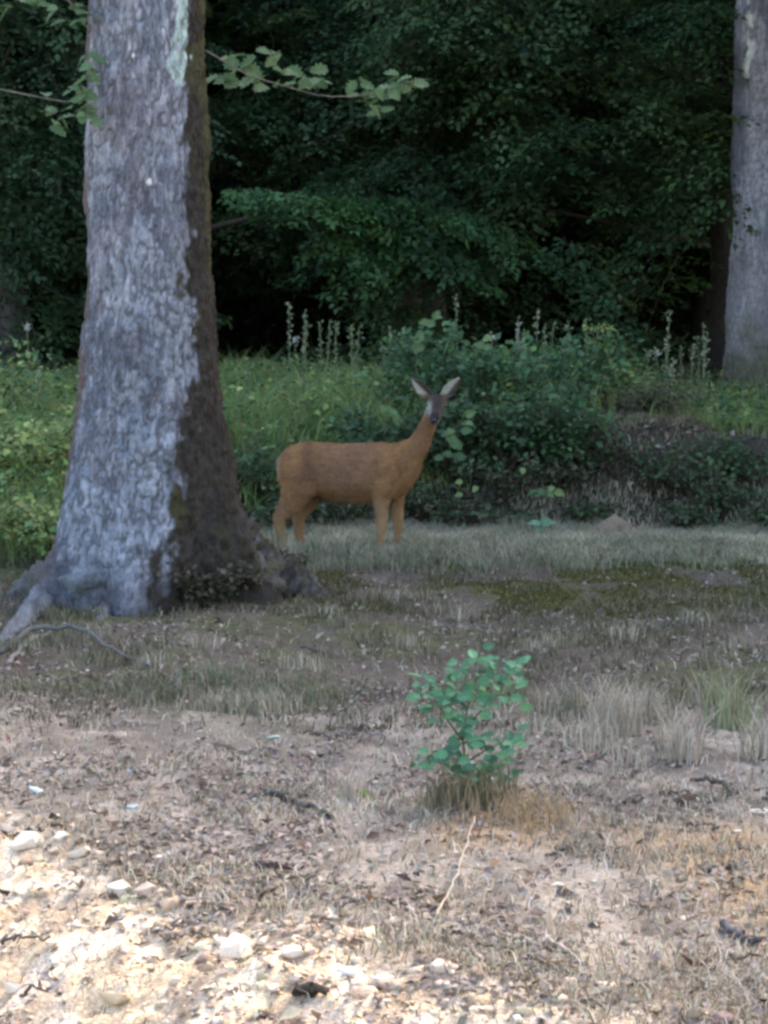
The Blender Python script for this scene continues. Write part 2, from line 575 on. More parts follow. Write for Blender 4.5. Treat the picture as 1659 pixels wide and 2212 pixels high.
low_tree('hornbeam', (4.05, 28.4), 'dense dark green tree with low drooping sprays beside the smooth grey trunk',
         region(250, 850, 1620, -120, 790, 25.2, 28.0, dens_right, (-.35, -1, -.3), spread=.6), limbs=4)
low_tree('hornbeam', (.2, 29.8), 'dark tree whose low level branches fill the wood above the deer',
         region(130, 440, 1000, -120, 480, 27, 30, lambda u, v: np.clip(float(fbm(np.array(u * .008), np.array(v * .012), 93, 3) - .38) * 5, .03, 1), (.3, -1, -.2), tint=(.6, 1.1)))
lv = [(at(u, 405 + (u - 490) * .07 + rng.normal(0, 7), 25.2 + rng.uniform(-.3, .4)), (rng.uniform(.5, 1), -.5, -.25), rng.uniform(.35, .6), rng.uniform(1.0, 1.5)) for u in np.linspace(490, 950, 20)]
lv += [(at(u, v, 25.4 + rng.uniform(-.3, .4)), (rng.uniform(.3, 1), -.7, -.45), rng.uniform(.4, .7), rng.uniform(.8, 1.25)) for u, v in zip(rng.uniform(690, 1010, 26), rng.uniform(420, 520, 26))]
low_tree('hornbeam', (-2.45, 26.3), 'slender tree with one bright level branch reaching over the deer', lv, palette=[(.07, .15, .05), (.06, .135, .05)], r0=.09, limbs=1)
low_tree('hornbeam', (-4.2, 27.5), 'dark leafy tree behind the yellow green weeds by the oak',
         region(130, -80, 330, -120, 720, 25.0, 28, lambda u, v: np.clip(float(fbm(np.array(u * .008), np.array(v * .007), 97, 3) - .4) * 5, .03, 1) * (1 if v < 560 else .4), (.3, -1, -.3), tint=(.5, 1.1)))
low_tree('hornbeam', (1.2, 34.5), 'dark tree deep in the wood seen between nearer branches',
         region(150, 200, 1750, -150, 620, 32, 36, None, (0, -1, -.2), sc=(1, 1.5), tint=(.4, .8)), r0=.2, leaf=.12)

# --- young trees leafy to the ground that close the wood
def young_mould(k):
    t = thing('young_beech', (0, 0, 0), 'young tree leafy to the ground in the depth of the dark wood', 'tree', 'young trees deep in the wood')
    zs = np.linspace(-.3, 6, 9)
    trunk_mesh('trunk', np.stack([.1 * np.sin(zs + k), .1 * np.cos(zs), zs], 1), np.linspace(.09, .02, 9), t, (.06, .055, .05), n=8)
    n = 9000
    z = rng.uniform(0, 1, n) ** .9 * 7.5 + .15
    rr = np.interp(z, [0, 1, 3, 7.6], [1.6, 2.3, 2.4, .6]) * rng.uniform(.2, 1, n) ** .5
    an = rng.uniform(0, 6.28, n)
    P = np.stack([rr * np.cos(an), rr * np.sin(an), z - .12 * rr], 1)
    D = np.stack([np.cos(an), np.sin(an), -.4 + 0 * an], 1) + rng.normal(0, .5, (n, 3))
    L = rng.uniform(.16, .28, n)
    V, F = leaf_arrays(P, D, rng.normal(0, .4, (n, 3)) + np.array([[0, 0, 1]]), L, L * .68)
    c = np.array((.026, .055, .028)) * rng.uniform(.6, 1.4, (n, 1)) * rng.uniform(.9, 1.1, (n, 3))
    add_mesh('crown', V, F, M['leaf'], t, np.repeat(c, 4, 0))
    return t
ym = [young_mould(k) for k in range(2)]
k = 0
for y, x0, x1, step in [(37.5, -9, 10, 3.3), (44, -14, 15, 3.4), (48, -15.6, 16, 3.4), (52, -16, 17, 3.4), (55, -17.5, 18, 3.2), (58, -18.6, 19, 3.2)]:
    for x in np.arange(x0, x1, step):
        o = ym[k] if k < 2 else copy_tree(ym[k % 2])
        k += 1
        xx, yy = x + rng.uniform(-.5, .5), y + rng.uniform(-.6, .6)
        o.location = (xx, yy, float(terr(xx, yy)) - .1)
        o.rotation_euler = (0, 0, rng.uniform(0, 6.28))
        sc_ = rng.uniform(.95, 1.25); o.scale = (sc_, sc_, sc_)

# --- dark bushes that close the wood at ground level
def bush(name, base, rad, hgt, label, n=900, palette=DARKG, leaf=.08, group=None, stems=6, tint=1.0, bright=0, bright_col=(.12, .2, .06), cat='bush', front=0.0):
    b = np.array(base, float)
    t = thing(name, b, label, cat, group)
    sp = []
    P, D = [], []
    per = max(1, n // (stems * 5))
    for s in range(stems):
        an = rng.uniform(0, 6.28); l = rng.uniform(.6, 1.0)
        tip = np.array([math.cos(an) * rad * l, math.sin(an) * rad * l, hgt * rng.uniform(.55, 1.0)])
        q = np.linspace(0, 1, 7)[:, None]
        mid = tip * np.array([.35, .35, .75])
        pts = 2 * q * (1 - q) * mid + q * q * tip
        V, F = tube(pts, np.linspace(.011, .003, 7), 5)
        add_mesh('stem', V, F, M['wood'], t, (.06, .05, .03))
        for tw in range(5):
            s0 = rng.uniform(.25, 1.0)
            o = np.array([np.interp(s0, q[:, 0], pts[:, i]) for i in range(3)])
            d = rng.normal(0, 1, 3); d[2] = abs(d[2]) * .4; d = unit(d)
            ln = rng.uniform(.25, .6) * rad
            tt = rng.uniform(0, 1, per)[:, None]
            P.append(o + d * ln * tt + rng.normal(0, .05, (per, 3)) * min(1, rad * 1.5))
            D.append(np.tile(d, (per, 1)) + rng.normal(0, .6, (per, 3)) + np.array([[0, 0, -.3]]))
    P = np.concatenate(P); D = np.concatenate(D); nn = len(P)
    P[:, 2] = np.maximum(P[:, 2], .04)
    Nn = rng.normal(0, .5, (nn, 3)) + np.array([[0, -.35, 1]])
    L = leaf * rng.uniform(.6, 1.3, nn)
    V, F = leaf_arrays(P, D, Nn, L, L * .68)
    c = pick(nn, palette, .3) * tint
    c = c * (.7 + .6 * fbm(P[:, 0] * 4 + b[0], P[:, 2] * 4 + P[:, 1] * 2, 17, 2))[:, None]
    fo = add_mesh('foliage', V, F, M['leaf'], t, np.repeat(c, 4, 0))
    fo['kind'] = 'stuff'
    return t

for i, (u, y, r, h) in enumerate([(-60, 33, 2.2, 2.0), (180, 34, 2.2, 1.8), (420, 35, 2.2, 1.9), (680, 34.5, 2.2, 1.7), (930, 34, 2.2, 2.2), (1180, 35, 2.2, 2.1), (1420, 34, 2.2, 2.3), (1640, 34.5, 2.2, 2.3), (60, 39, 2.6, 2.6), (500, 40, 2.6, 2.8), (850, 40, 2.6, 2.8), (1200, 40, 2.6, 2.8), (1550, 40, 2.6, 2.8)]):
    p = at(u, 700, y)
    bush('understorey_bush', (p[0], y, float(terr(p[0], y))), r, h, 'shadowed bush deep inside the dark wood', 1600, leaf=.2, group='bushes deep in the wood', stems=9, tint=.45)  # leaf colour dimmed to paint in the deep shade

# ------------------------------------------------------------------ the two big trunks
def big_trunk(t, rfun, zmax, ztop, col_fun, n_th=260, n_z=520, lean=(0, 0), furrow=.012):
    zz = np.concatenate([np.linspace(-.35, zmax, n_z), np.linspace(zmax, ztop, 30)[1:]])
    th = np.linspace(0, 2 * np.pi, n_th, endpoint=False)
    TH, ZZ = np.meshgrid(th, zz)
    r = rfun(TH, ZZ)
    # bark: narrow upright ridges and furrows, broken into plates
    UU = np.mod(TH - np.pi / 2, 2 * np.pi) * 4.2
    def n3(k, kz, seed):
        w = fbm(UU * .9, ZZ * 3.0, seed + 9, 2) - .5
        return (fbm(UU * k + w * .5, ZZ * kz + w * .8, seed, 3) - .5) * .8 + .5
    rid = np.abs(n3(2.6, 13, 101) - .5) * 4
    fine = n3(6, 45, 107) - .5
    lump = n3(.13, 1.2, 113) - .5
    r = r + lump * .10 + (n3(.3, 3.4, 119) - .5) * .05 + np.clip(rid, 0, 1) * furrow + fine * .022
    X = r * np.cos(TH) + lean[0] * np.clip(ZZ, 0, 99); Y = r * np.sin(TH) + lean[1] * np.clip(ZZ, 0, 99)
    V = np.stack([X, Y, ZZ], -1).reshape(-1, 3)
    nz = len(zz)
    i = np.arange(nz - 1)[:, None] * n_th; j = np.arange(n_th)[None]
    Q = np.stack([i + j, i + (j + 1) % n_th, i + n_th + (j + 1) % n_th, i + n_th + j], -1).reshape(-1, 4)
    c = col_fun(TH, ZZ, rid, fine, n3)
    return add_mesh('trunk', V, Q, M['bark'], t, c.reshape(-1, 3), smooth=True)

def lerp(c, col, m):
    m = np.clip(m, 0, 1)[..., None]
    return c * (1 - m) + np.array(col) * m

# left oak
OX, OY = -1.275, 13.25
OZ = float(terr(OX, OY)) - .02
oak = thing('oak_tree', (OX, OY, OZ), 'thick lichen grey oak trunk with brown mossy flank and spreading roots', 'tree')

def oak_r(TH, Z):
    zc = np.clip(Z, 0, 50)
    r = .298 + .27 * np.exp(-zc / .8) - .012 * np.clip(zc - 2, 0, 20)
    lob = .5 + .5 * np.cos(TH * 5 + 1.1 + .5 * np.sin(TH * 2))
    lob2 = .5 + .5 * np.cos(TH * 9 + 2.0 + 1.2 * np.sin(TH * 3))
    r = r * (1 + .42 * np.exp(-zc / .36) * (lob - .5) + .2 * np.exp(-zc / .22) * (lob2 - .5))
    side = np.clip(np.cos(TH - R(22)), 0, 1)
    r = r + .17 * np.exp(-zc / .42) * side ** 2 + .035 * side ** 3
    cut = np.clip(np.cos(TH + R(42)), 0, 1)
    r = r - .20 * np.exp(-zc / .38) * cut ** 2
    left = np.clip(np.cos(TH - R(200)), 0, 1)
    r = r + .06 * np.exp(-zc / .28) * left ** 3
    return np.maximum(r, .16)

def oak_col(TH, Z, rid, fine, n3):
    a = np.angle(np.exp(1j * (TH - R(270))))           # 0 faces the camera, + to the right
    c = np.ones(TH.shape + (3,)) * np.array((.152, .17, .196))
    patch = n3(.24, 2.2, 131)
    c = lerp(c, (.20, .213, .235), sst(.48, .6, patch))
    c = lerp(c, (.105, .112, .13), sst(.48, .6, 1 - patch) * .9)
    c = lerp(c, (.17, .15, .155), sst(.52, .6, n3(.4, 3.6, 137)) * .4)
    c = lerp(c, (.31, .31, .33), sst(.54, .64, n3(2.6, 12, 139)) * .5)
    c = lerp(c, (.07, .07, .078), sst(.45, .05, rid) * .8)
    # foot: darker bark
    c = lerp(c, (.085, .08, .09), sst(.38, .12, Z + (n3(.5, 4, 167) - .5) * .3) * .7)
    # brown mossy flank, ragged edge
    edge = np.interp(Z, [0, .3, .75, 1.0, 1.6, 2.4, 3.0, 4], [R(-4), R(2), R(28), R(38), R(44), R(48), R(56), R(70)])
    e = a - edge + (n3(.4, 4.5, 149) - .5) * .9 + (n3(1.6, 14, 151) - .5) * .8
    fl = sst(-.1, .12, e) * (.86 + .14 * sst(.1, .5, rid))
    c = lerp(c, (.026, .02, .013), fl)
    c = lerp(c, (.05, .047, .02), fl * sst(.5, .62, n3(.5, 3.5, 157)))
    # reddish algae on the left margin
    e2 = -a - R(62) + (n3(.5, 4, 163) - .5) * 1.0
    c = lerp(c, (.085, .058, .045), sst(-.05, .2, e2) * .85)
    # pale green lichen high on the right
    li = np.exp(-((a - R(46)) / .2) ** 2) * sst(2.72, 2.86, Z) * sst(3.4, 3.2, Z)
    c = lerp(c, (.36, .46, .41), sst(.02, .1, li * .62 + (n3(1.0, 9, 173) - .5) * 1.5 - .3) * sst(.02, .2, li) * (.35 + .6 * sst(.42, .58, n3(3, 22, 181))))
    for (aa, z0, s) in [(R(8), 2.29, .014), (R(-8), 2.95, .009)]:
        c = lerp(c, (.6, .62, .58), sst(1.2, .6, np.hypot((a - aa) * .33, (Z - z0) * .7) / s + (n3(3, 25, 179) - .5) * 1.6))
    return c

big_trunk(oak, oak_r, 3.6, 9.0, oak_col)

def root(t, pts, r, col, parent_loc):
    pts = np.array(pts, float)
    q = np.linspace(0, 1, len(pts)); qq = np.linspace(0, 1, 60)
    P = np.stack([np.interp(qq, q, pts[:, i]) for i in range(3)], 1)
    ker = np.hanning(15)[1:-1]; ker /= ker.sum()
    for i in range(3):
        P[:, i] = np.convolve(np.pad(P[:, i], 6, mode='edge'), ker, 'valid')
    rr = np.interp(qq, np.linspace(0, 1, len(r)), r)
    V, F = tube(P, rr, 22)
    an = np.tile(np.arange(22), 60)
    nz = fbm(an * .8, np.repeat(np.arange(60), 22) * .16, 201, 3)
    ctr = np.repeat(P, 22, 0)
    n2_ = fbm(an * 1.1, np.repeat(np.arange(60), 22) * .7, 211, 3)
    V = ctr + (V - ctr) * (1 + (nz - .5)[:, None] * .9 + (n2_ - .5)[:, None] * .5)
    c = lerp(np.ones((len(V), 3)) * np.array(col), (.09, .085, .09), sst(.48, .62, fbm(an * .6, np.repeat(np.arange(60), 22) * .5, 207, 3)) * .8)
    return add_mesh('root', V - np.array(parent_loc), F, M['bark'], t, c, smooth=True)

OL = (OX, OY, OZ)
def gz(p, h): return (p[0], p[1], float(terr(p[0], p[1])) + h)
s1 = spot(25, 1375); s2 = spot(110, 1290); s0 = spot(-60, 1420)
root(oak, [(OX - .1, OY - .2, OZ + .3), (OX - .3, OY - .36, OZ + .17), gz(s2, .05), gz(s1, .0), gz(s0, -.06)], [.16, .12, .075, .055, .03], (.16, .17, .18), OL)
s3 = spot(395, 1275); s4 = spot(430, 1310)
root(oak, [(OX + .12, OY - .35, OZ + .34), gz(spot(350, 1240), .10), gz(s3, .02), gz(s4, -.06)], [.14, .1, .06, .03], (.16, .16, .18), OL)
root(oak, [(OX - .02, OY - .4, OZ + .28), gz(spot(240, 1290), .05), gz(spot(215, 1345), -.05)], [.13, .08, .03], (.17, .165, .18), OL)
s5 = spot(620, 1195)
root(oak, [(OX + .35, OY + .0, OZ + .3), (OX + .62, OY - .02, float(terr(OX + .62, OY)) + .1), gz(s5, -.04)], [.17, .12, .04], (.06, .055, .035), OL)
root(oak, [(OX - .3, OY + .05, OZ + .3), (OX - .55, OY + .05, OZ + .12), (OX - .85, OY + .05, float(terr(OX - .85, OY + .05)) - .07)], [.2, .13, .04], (.10, .09, .075), OL)
root(oak, [(OX + .42, OY + .12, OZ + .34), (OX + .7, OY + .2, float(terr(OX + .7, OY + .2)) + .1), (OX + 1.0, OY + .3, float(terr(OX + 1., OY + .3)) - .05)], [.17, .12, .04], (.04, .035, .024), OL)
# its crown, high above
m = moulds[0]
for ch in m.children:
    if ch.name.startswith('crown'):
        cr = ch.copy(); C.objects.link(cr); cr.parent = oak
        cr.location = (0, .3, 2.6); cr.scale = (1.0, 1.0, 1.0); cr.rotation_euler = (0, 0, 1)
        break

# right oak
QX, QY = 3.88, 24.6
QZ = float(terr(QX, QY)) - .05
oak2 = thing('oak_tree', (QX, QY, QZ), 'smooth grey trunk standing on the bank above the earth mound', 'tree')
def oak2_r(TH, Z):
    zc = np.clip(Z, 0, 50)
    lob = .5 + .5 * np.cos(TH * 4 + .4)
    return np.maximum(.40 + .10 * np.exp(-zc / .45) * (.6 + .8 * lob) - .003 * zc, .14)
def oak2_col(TH, Z, rid, fine, n3):
    a = np.angle(np.exp(1j * (TH - R(270))))
    c = np.ones(TH.shape + (3,)) * np.array((.165, .165, .175))
    pt = n3(.24, 1.6, 231)
    c = lerp(c, (.26, .255, .265), sst(.49, .58, pt))
    c = lerp(c, (.11, .11, .12), sst(.5, .58, 1 - pt) * .8)
    c = lerp(c, (.10, .095, .1), sst(.4, .1, rid) * .6)
    c = lerp(c, (.22, .19, .185), sst(1.9, 1.0, Z) * .6)
    c = lerp(c, (.085, .08, .04), sst(1.0, .3, Z + (n3(.6, 4, 237) - .5) * .9) * .85)
    c = lerp(c, (.5, .5, .42), np.exp(-((a + R(50)) / .15) ** 2) * sst(3.1, 3.25, Z) * sst(.4, .5, n3(1, 8, 241)))
    return c
big_trunk(oak2, oak2_r, 4.4, 10, oak2_col, n_th=180, n_z=420, lean=(.004, 0))
for ch in moulds[1].children:
    if ch.name.startswith('crown'):
        cr = ch.copy(); C.objects.link(cr); cr.parent = oak2
        cr.location = (.2, 0, 2.6); cr.scale = (1.05, 1.05, 1.0)
        break

# ------------------------------------------------------------------ oak leaves: lobed outline, fan of faces
def oak_leaf_mesh(name, seed, col, lobed=True):
    r_ = np.random.default_rng(seed)
    k = 7
    t = np.linspace(0, 1, k * 2 + 1)
    w = .34 * np.sin(np.pi * np.clip(t, 0, 1) ** .75) ** .8 + .02
    if lobed:
        w = w * (1 + .28 * np.sin(t * np.pi * 8 + r_.uniform(-.4, .4)))
    w[-1] = .02
    bend = r_.uniform(-.25, .1)
    mid = np.stack([t, 0 * t, bend * t * t], 1)
    Lf = mid + np.stack([0 * t, w, w * .3 + r_.normal(0, .01, len(t))], 1)
    Rt = mid + np.stack([0 * t, -w, w * .3 + r_.normal(0, .01, len(t))], 1)
    V = np.concatenate([mid, Lf, Rt]); n = len(t)
    i = np.arange(n - 1)
    F = np.concatenate([np.stack([i, i + 1, n + i + 1, n + i], 1), np.stack([i, 2 * n + i, 2 * n + i + 1, i + 1], 1)])
    me = bpy.data.meshes.new(name)
    me.from_pydata(V.tolist(), [], F.tolist())
    set_col(me, np.array(col) * r_.uniform(.9, 1.1))
    me.materials.append(M['leaf'])
    return me

def place_leaf(me, parent, pos, d, nrm, size):
    o = bpy.data.objects.new('leaf', me)
    C.objects.link(o)
    o.parent = parent
    m = rot_to(d, np.asarray(nrm, float))
    mat = Matrix([list(m[i] * size) + [float(pos[i])] for i in range(3)] + [[0, 0, 0, 1]])
    o.matrix_local = mat
    return o

OAKL = [oak_leaf_mesh('oak_leaf', 300 + i, c) for i, c in enumerate([(.10, .17, .07), (.12, .19, .08), (.085, .15, .065), (.14, .2, .09)])]
SAPL = [oak_leaf_mesh('sapling_leaf', 320 + i, c) for i, c in enumerate([(.07, .19, .10), (.085, .22, .115), (.065, .165, .095), (.11, .25, .125), (.06, .145, .085)])]
YELL = [oak_leaf_mesh('pale_leaf', 340 + i, c, False) for i, c in enumerate([(.17, .23, .08), (.13, .2, .08), (.2, .25, .1)])]

def twig_branch(tree, loc, pts, clusters, leaf=.1, n=6, r0=.0055, meshes=OAKL):
    P = np.array(pts, float) - np.array(loc)
    q = np.linspace(0, 1, len(P)); qq = np.linspace(0, 1, 14)
    PP = np.stack([np.interp(qq, q, P[:, i]) for i in range(3)], 1)
    V, F = tube(PP, np.linspace(r0, .004, 14), 6)
    b = add_mesh('branch', V, F, M['bark'], tree, (.16, .15, .13), smooth=True)
    for cpos in clusters:
        cc = np.array(cpos) - np.array(loc)
        for j in range(n):
            an = rng.uniform(0, 6.28)
            d = np.array([math.cos(an), math.sin(an) * .5 - .3, rng.uniform(-.7, .25)])
            place_leaf(meshes[rng.integers(0, len(meshes))], b, cc + rng.normal(0, .035, 3), d, rng.normal(0, .5, 3) + np.array([0, -.6, 1]), leaf * rng.uniform(.7, 1.2))
    return b

A = lambda u, v, y: at(u, v, y)
twig_branch(oak, OL, [A(215, 200, 13.15), A(150, 222, 12.95), A(60, 205, 12.8), A(-40, 185, 12.7)],
            [A(u, v, 12.9) for u, v in [(105, 232), (125, 258), (150, 225), (170, 205), (185, 185), (165, 245), (185, 230), (180, 160)]], .085, 4)
twig_branch(oak, OL, [A(210, 40, 13.2), A(165, 20, 13.0), A(110, -40, 12.9)],
            [A(u, v, 13.0) for u, v in [(165, 45), (185, 30), (150, 10), (70, 8), (20, 5), (195, 120)]], .085, 4)
twig_branch(oak, OL, [A(445, 110, 13.5), A(540, 165, 14.2), A(700, 210, 15.2), A(810, 205, 15.6), A(890, 175, 16)],
            [A(u, v, 14 + (u - 450) / 220) for u, v in [(480, 140), (510, 170), (540, 130), (560, 175), (600, 160), (640, 185), (665, 178), (690, 170), (780, 190), (800, 200), (820, 190), (815, 230), (830, 215), (860, 170), (880, 195), (895, 170), (470, 175), (600, 120)]], .10, 4)

# ------------------------------------------------------------------ deer
def build_deer():
    parts = []
    # trunk
    S = np.array([(-.488, .50, .03, .03), (-.465, .515, .085, .075), (-.41, .53, .135, .11), (-.33, .538, .162, .125), (-.25, .525, .172, .13), (-.15, .503, .186, .137), (0, .497, .193, .142),
                  (.12, .503, .193, .137), (.22, .517, .188, .124), (.30, .55, .152, .106), (.36, .582, .112, .085), (.41, .60, .06, .05)])
    P = np.stack([S[:, 0], 0 * S[:, 0], S[:, 1]], 1)
    parts.append(tube(P, S[:, 3], 24, S[:, 2]))
    # neck
    parts.append(tube([(.26, 0, .57), (.345, 0, .615), (.412, -.003, .685), (.452, -.01, .77), (.485, -.018, .85), (.512, -.02, .93), (.525, -.02, .96)],
                      [.085, .074, .054, .044, .04, .042, .04], 20, [.13, .104, .071, .054, .046, .046, .045], up=(-.75, 0, .66)))
    # head, turned to the viewer
    parts.append(tube([(.525, .045, .95), (.527, .02, .957), (.53, -.03, .952), (.532, -.075, .925), (.533, -.115, .897), (.534, -.15, .872), (.535, -.18, .852), (.535, -.196, .842)],
                      [.025, .05, .062, .056, .043, .033, .029, .016], 20, [.025, .048, .058, .054, .044, .034, .028, .016]))
    parts.append(tube([(.53, -.05, .905), (.533, -.1, .872), (.534, -.15, .848)], [.04, .034, .02], 12, [.04, .03, .018]))
    # ears: cupped crescents
    def ear(b, tip, open_dir):
        b = np.array(b); tip = np.array(tip)
        d = tip - b; L = np.linalg.norm(d); d = d / L
        s = unit(np.cross(d, open_dir)); n = np.cross(s, d)
        if np.dot(n, open_dir) < 0: n = -n
        ts = np.linspace(-.08, 1, 14); mm = 9; rings = []
        for t_ in ts:
            w = .040 * max(.1, math.sin(math.pi * min(1, max(0, (t_ + .12) / 1.12)) ** .8)) ** .75
            cup = .5 * w
            c0 = b + d * L * t_
            aa = np.linspace(-1, 1, mm)
            outer = [c0 + s * w * x + n * (cup * (x * x) - .012) for x in aa]
            inner = [c0 + s * w * x * .93 + n * (cup * (x * x) + .004) for x in aa[::-1]]
            rings.append(outer + inner)
        k = 2 * mm
        V = np.array(rings).reshape(-1, 3)
        i = np.arange(len(ts) - 1)[:, None] * k; j = np.arange(k)[None]
        Q = np.stack([i + j, i + (j + 1) % k, i + k + (j + 1) % k, i + k + j], -1).reshape(-1, 4)
        return V, [Q, np.arange(k)[::-1][None], ((len(ts) - 1) * k + np.arange(k))[None]]
    parts.append(ear((.49, -.005, .985), (.362, .0, 1.112), (-.25, -1, .1)))
    parts.append(ear((.573, -.005, .988), (.67, .0, 1.116), (-.15, -1, .1)))
    # fore legs
    def leg(pts, r, r2=None):
        parts.append(tube(pts, r, 14, r2, up=(1, 0, .02)))
    leg([(.23, -.07, .52), (.205, -.085, .43), (.185, -.085, .35), (.178, -.08, .28), (.183, -.078, .2), (.178, -.078, .11), (.178, -.078, .05), (.19, -.078, .025), (.2, -.078, .0)],
        [.05, .058, .044, .034, .031, .023, .022, .024, .022], [.1, .088, .06, .044, .037, .026, .025, .028, .028])
    leg([(.25, .07, .52), (.25, .08, .43), (.255, .08, .35), (.258, .078, .28), (.265, .078, .2), (.26, .078, .11), (.26, .078, .05), (.272, .078, .025), (.282, .078, 0)],
        [.05, .052, .042, .032, .03, .022, .022, .024, .022], [.1, .082, .056, .042, .036, .025, .025, .028, .028])
    # hind legs: stifle forward, hock back
    leg([(-.36, -.06, .56), (-.355, -.085, .47), (-.35, -.092, .39), (-.395, -.09, .315), (-.445, -.088, .255), (-.482, -.085, .205), (-.475, -.085, .13), (-.462, -.085, .05), (-.448, -.085, .02), (-.436, -.085, 0)],
        [.07, .078, .066, .05, .037, .031, .025, .023, .024, .022], [.13, .132, .115, .082, .056, .042, .03, .026, .028, .028])
    leg([(-.35, .06, .56), (-.32, .085, .47), (-.295, .09, .39), (-.325, .09, .315), (-.36, .088, .25), (-.39, .085, .19), (-.385, .085, .12), (-.372, .085, .05), (-.358, .085, .02), (-.346, .085, 0)],
        [.07, .07, .058, .048, .036, .031, .025, .023, .024, .022], [.12, .12, .095, .07, .052, .042, .03, .026, .028, .028])
    # shoulder mass and short tail
    parts.append(tube([(.24, -.06, .62), (.25, -.095, .54), (.215, -.1, .45)], [.035, .045, .04], 14, [.07, .085, .06], up=(1, 0, 0)))
    parts.append(tube([(-.45, 0, .6), (-.495, 0, .565), (-.5, 0, .53)], [.02, .02, .012], 8))
    V, F, _ = join(parts)
    me = bpy.data.meshes.new('body')
    me.from_pydata(V.tolist(), [], [list(map(int, f)) for ff in F for f in ff])
    tmp = bpy.data.objects.new('tmp', me)
    C.objects.link(tmp)
    rm = tmp.modifiers.new('r', 'REMESH'); rm.mode = 'VOXEL'; rm.voxel_size = .0065
    sm = tmp.modifiers.new('s', 'SMOOTH'); sm.iterations = 7; sm.factor = .5
    dg = bpy.context.evaluated_depsgraph_get()
    me2 = bpy.data.meshes.new_from_object(tmp.evaluated_get(dg))
    bpy.data.objects.remove(tmp)
    return me2

feet = spot(840, 1193)
DX = feet[0] - .215
DY = feet[1] + .12
deer = thing('roe_deer', (DX, DY, float(terr(DX, DY)) - .005), 'russet brown doe standing side on, head turned with ears raised', 'deer')
deer.rotation_euler = (0, 0, R(-9))
dme = build_deer()
dme.name = 'body'
nv = len(dme.vertices)
co = np.empty(nv * 3, np.float32); dme.vertices.foreach_get('co', co); co = co.reshape(-1, 3)
no = np.empty(nv * 3, np.float32); dme.vertices.foreach_get('normal', no); no = no.reshape(-1, 3)
X, Y, Z = co[:, 0], co[:, 1], co[:, 2]

def coat(X, Y, Z, NX, NY, NZ):
    c = np.ones((len(X), 3)) * np.array((.25, .13, .056))
    n = fbm(X * 9, Z * 9 + Y * 4, 401, 3)
    c = lerp(c, (.22, .115, .06), sst(.45, .62, n) * .7)
    c = lerp(c, (.30, .16, .065), sst(.5, .66, 1 - n) * .6)
    body = (X < .3) & (X > -.33) & (Z > .3)
    c = lerp(c, (.215, .12, .075), sst(.28, .1, np.abs(X + .02)) * sst(.36, .45, Z) * .6)      # greyer saddle
    c = lerp(c, (.13, .07, .042), np.exp(-((X + .27 + .12 * (Z - .5)) / .04) ** 2) * sst(.42, .5, Z) * .7)   # shade in the fold before the thigh, painted dark
    c = lerp(c, (.32, .22, .12), sst(.36, .33, Z) * (np.abs(X) < .26) * .5)                   # belly
    c = lerp(c, (.34, .20, .09), sst(.34, .22, Z) * .45)                                      # lower legs
    c = lerp(c, (.02, .018, .016), sst(.035, .02, Z))                                         # hooves
    c = lerp(c, (.33, .24, .15), sst(-.455, -.48, X) * sst(.44, .5, Z) * .5)                   # rump patch
    head = sst(.86, .9, Z) * sst(.44, .46, X) + sst(-.06, -.08, Y) * sst(.8, .82, Z) * sst(.45, .47, X)
    head = np.clip(head, 0, 1)
    c = lerp(c, (.085, .068, .054), head * .95)
    fr = head * sst(.042, .02, np.abs(X - .535)) * sst(.9, .94, Z)
    c = lerp(c, (.05, .038, .033), fr)                                                        # dark forehead
    c = lerp(c, (.30, .29, .235), head * sst(.525, .50, X) * sst(.98, .94, Z) * sst(.0, -.02, Y))   # left of the face painted lighter, as lit from there
    c = lerp(c, (.03, .027, .026), sst(-.155, -.17, Y) * head)                                # nose and muzzle band
    c = lerp(c, (.45, .43, .38), head * sst(.856, .842, Z) * sst(-.1, -.12, Y) * sst(-.19, -.18, Y))  # white chin
    ears = sst(1.0, 1.015, Z)
    c = lerp(c, (.06, .046, .036), ears)
    t_in = ears * sst(-.1, .3, -NY)
    lft = X < .53
    c = lerp(c, (.33, .30, .23), t_in * np.where(lft, sst(-.012, .01, -(X - (.488 - .143 * (Z - .985) / .14)) + .004), sst(-.01, .012, -(X - (.575 + .11 * (Z - .985) / .142)) - .001)))
    return c

set_col(dme, coat(X, Y, Z, no[:, 0], no[:, 1], no[:, 2]))
dme.materials.clear(); dme.materials.append(M['deer'])
dme.polygons.foreach_set('use_smooth', np.ones(len(dme.polygons), bool))
body = link('body', dme, deer)
# short coat hairs lying backwards
nh = 52000
idx = rng.integers(0, nv, nh)
hp, hn = co[idx].astype(float), no[idx].astype(float)
hd = np.where((hp[:, 2] > .34)[:, None], np.array([[-.9, 0, -.35]]), np.array([[-.15, 0, -1.]]))
nk = (hp[:, 0] > .36) & (hp[:, 2] > .62)
hd[nk] = np.array([-.45, .1, -.85])
hd = hd + rng.normal(0, .3, (nh, 3))
hd = unit(hd - hn * np.sum(hd * hn, 1, keepdims=True)) + hn * .35
hl = rng.uniform(.012, .026, nh)[:, None] * np.where(hp[:, 2:3] < .25, .5, 1) * np.where(hp[:, 2:3] > .85, .5, 1)
hs = unit(np.cross(hd, hn)) * .0020
hv = np.stack([hp - hs, hp + hs, hp + hd * hl], 1).reshape(-1, 3)
hc = coat(hp[:, 0], hp[:, 1], hp[:, 2], hn[:, 0], hn[:, 1], hn[:, 2]) * rng.uniform(.6, 1.45, (nh, 1)) * (.8 + .4 * fbm(hp[:, 0] * 14, hp[:, 2] * 14, 411, 2))[:, None]
fur = add_mesh('fur', hv, np.arange(nh * 3).reshape(-1, 3), M['fur'], deer, np.repeat(hc, 3, 0))
fur['kind'] = 'stuff'
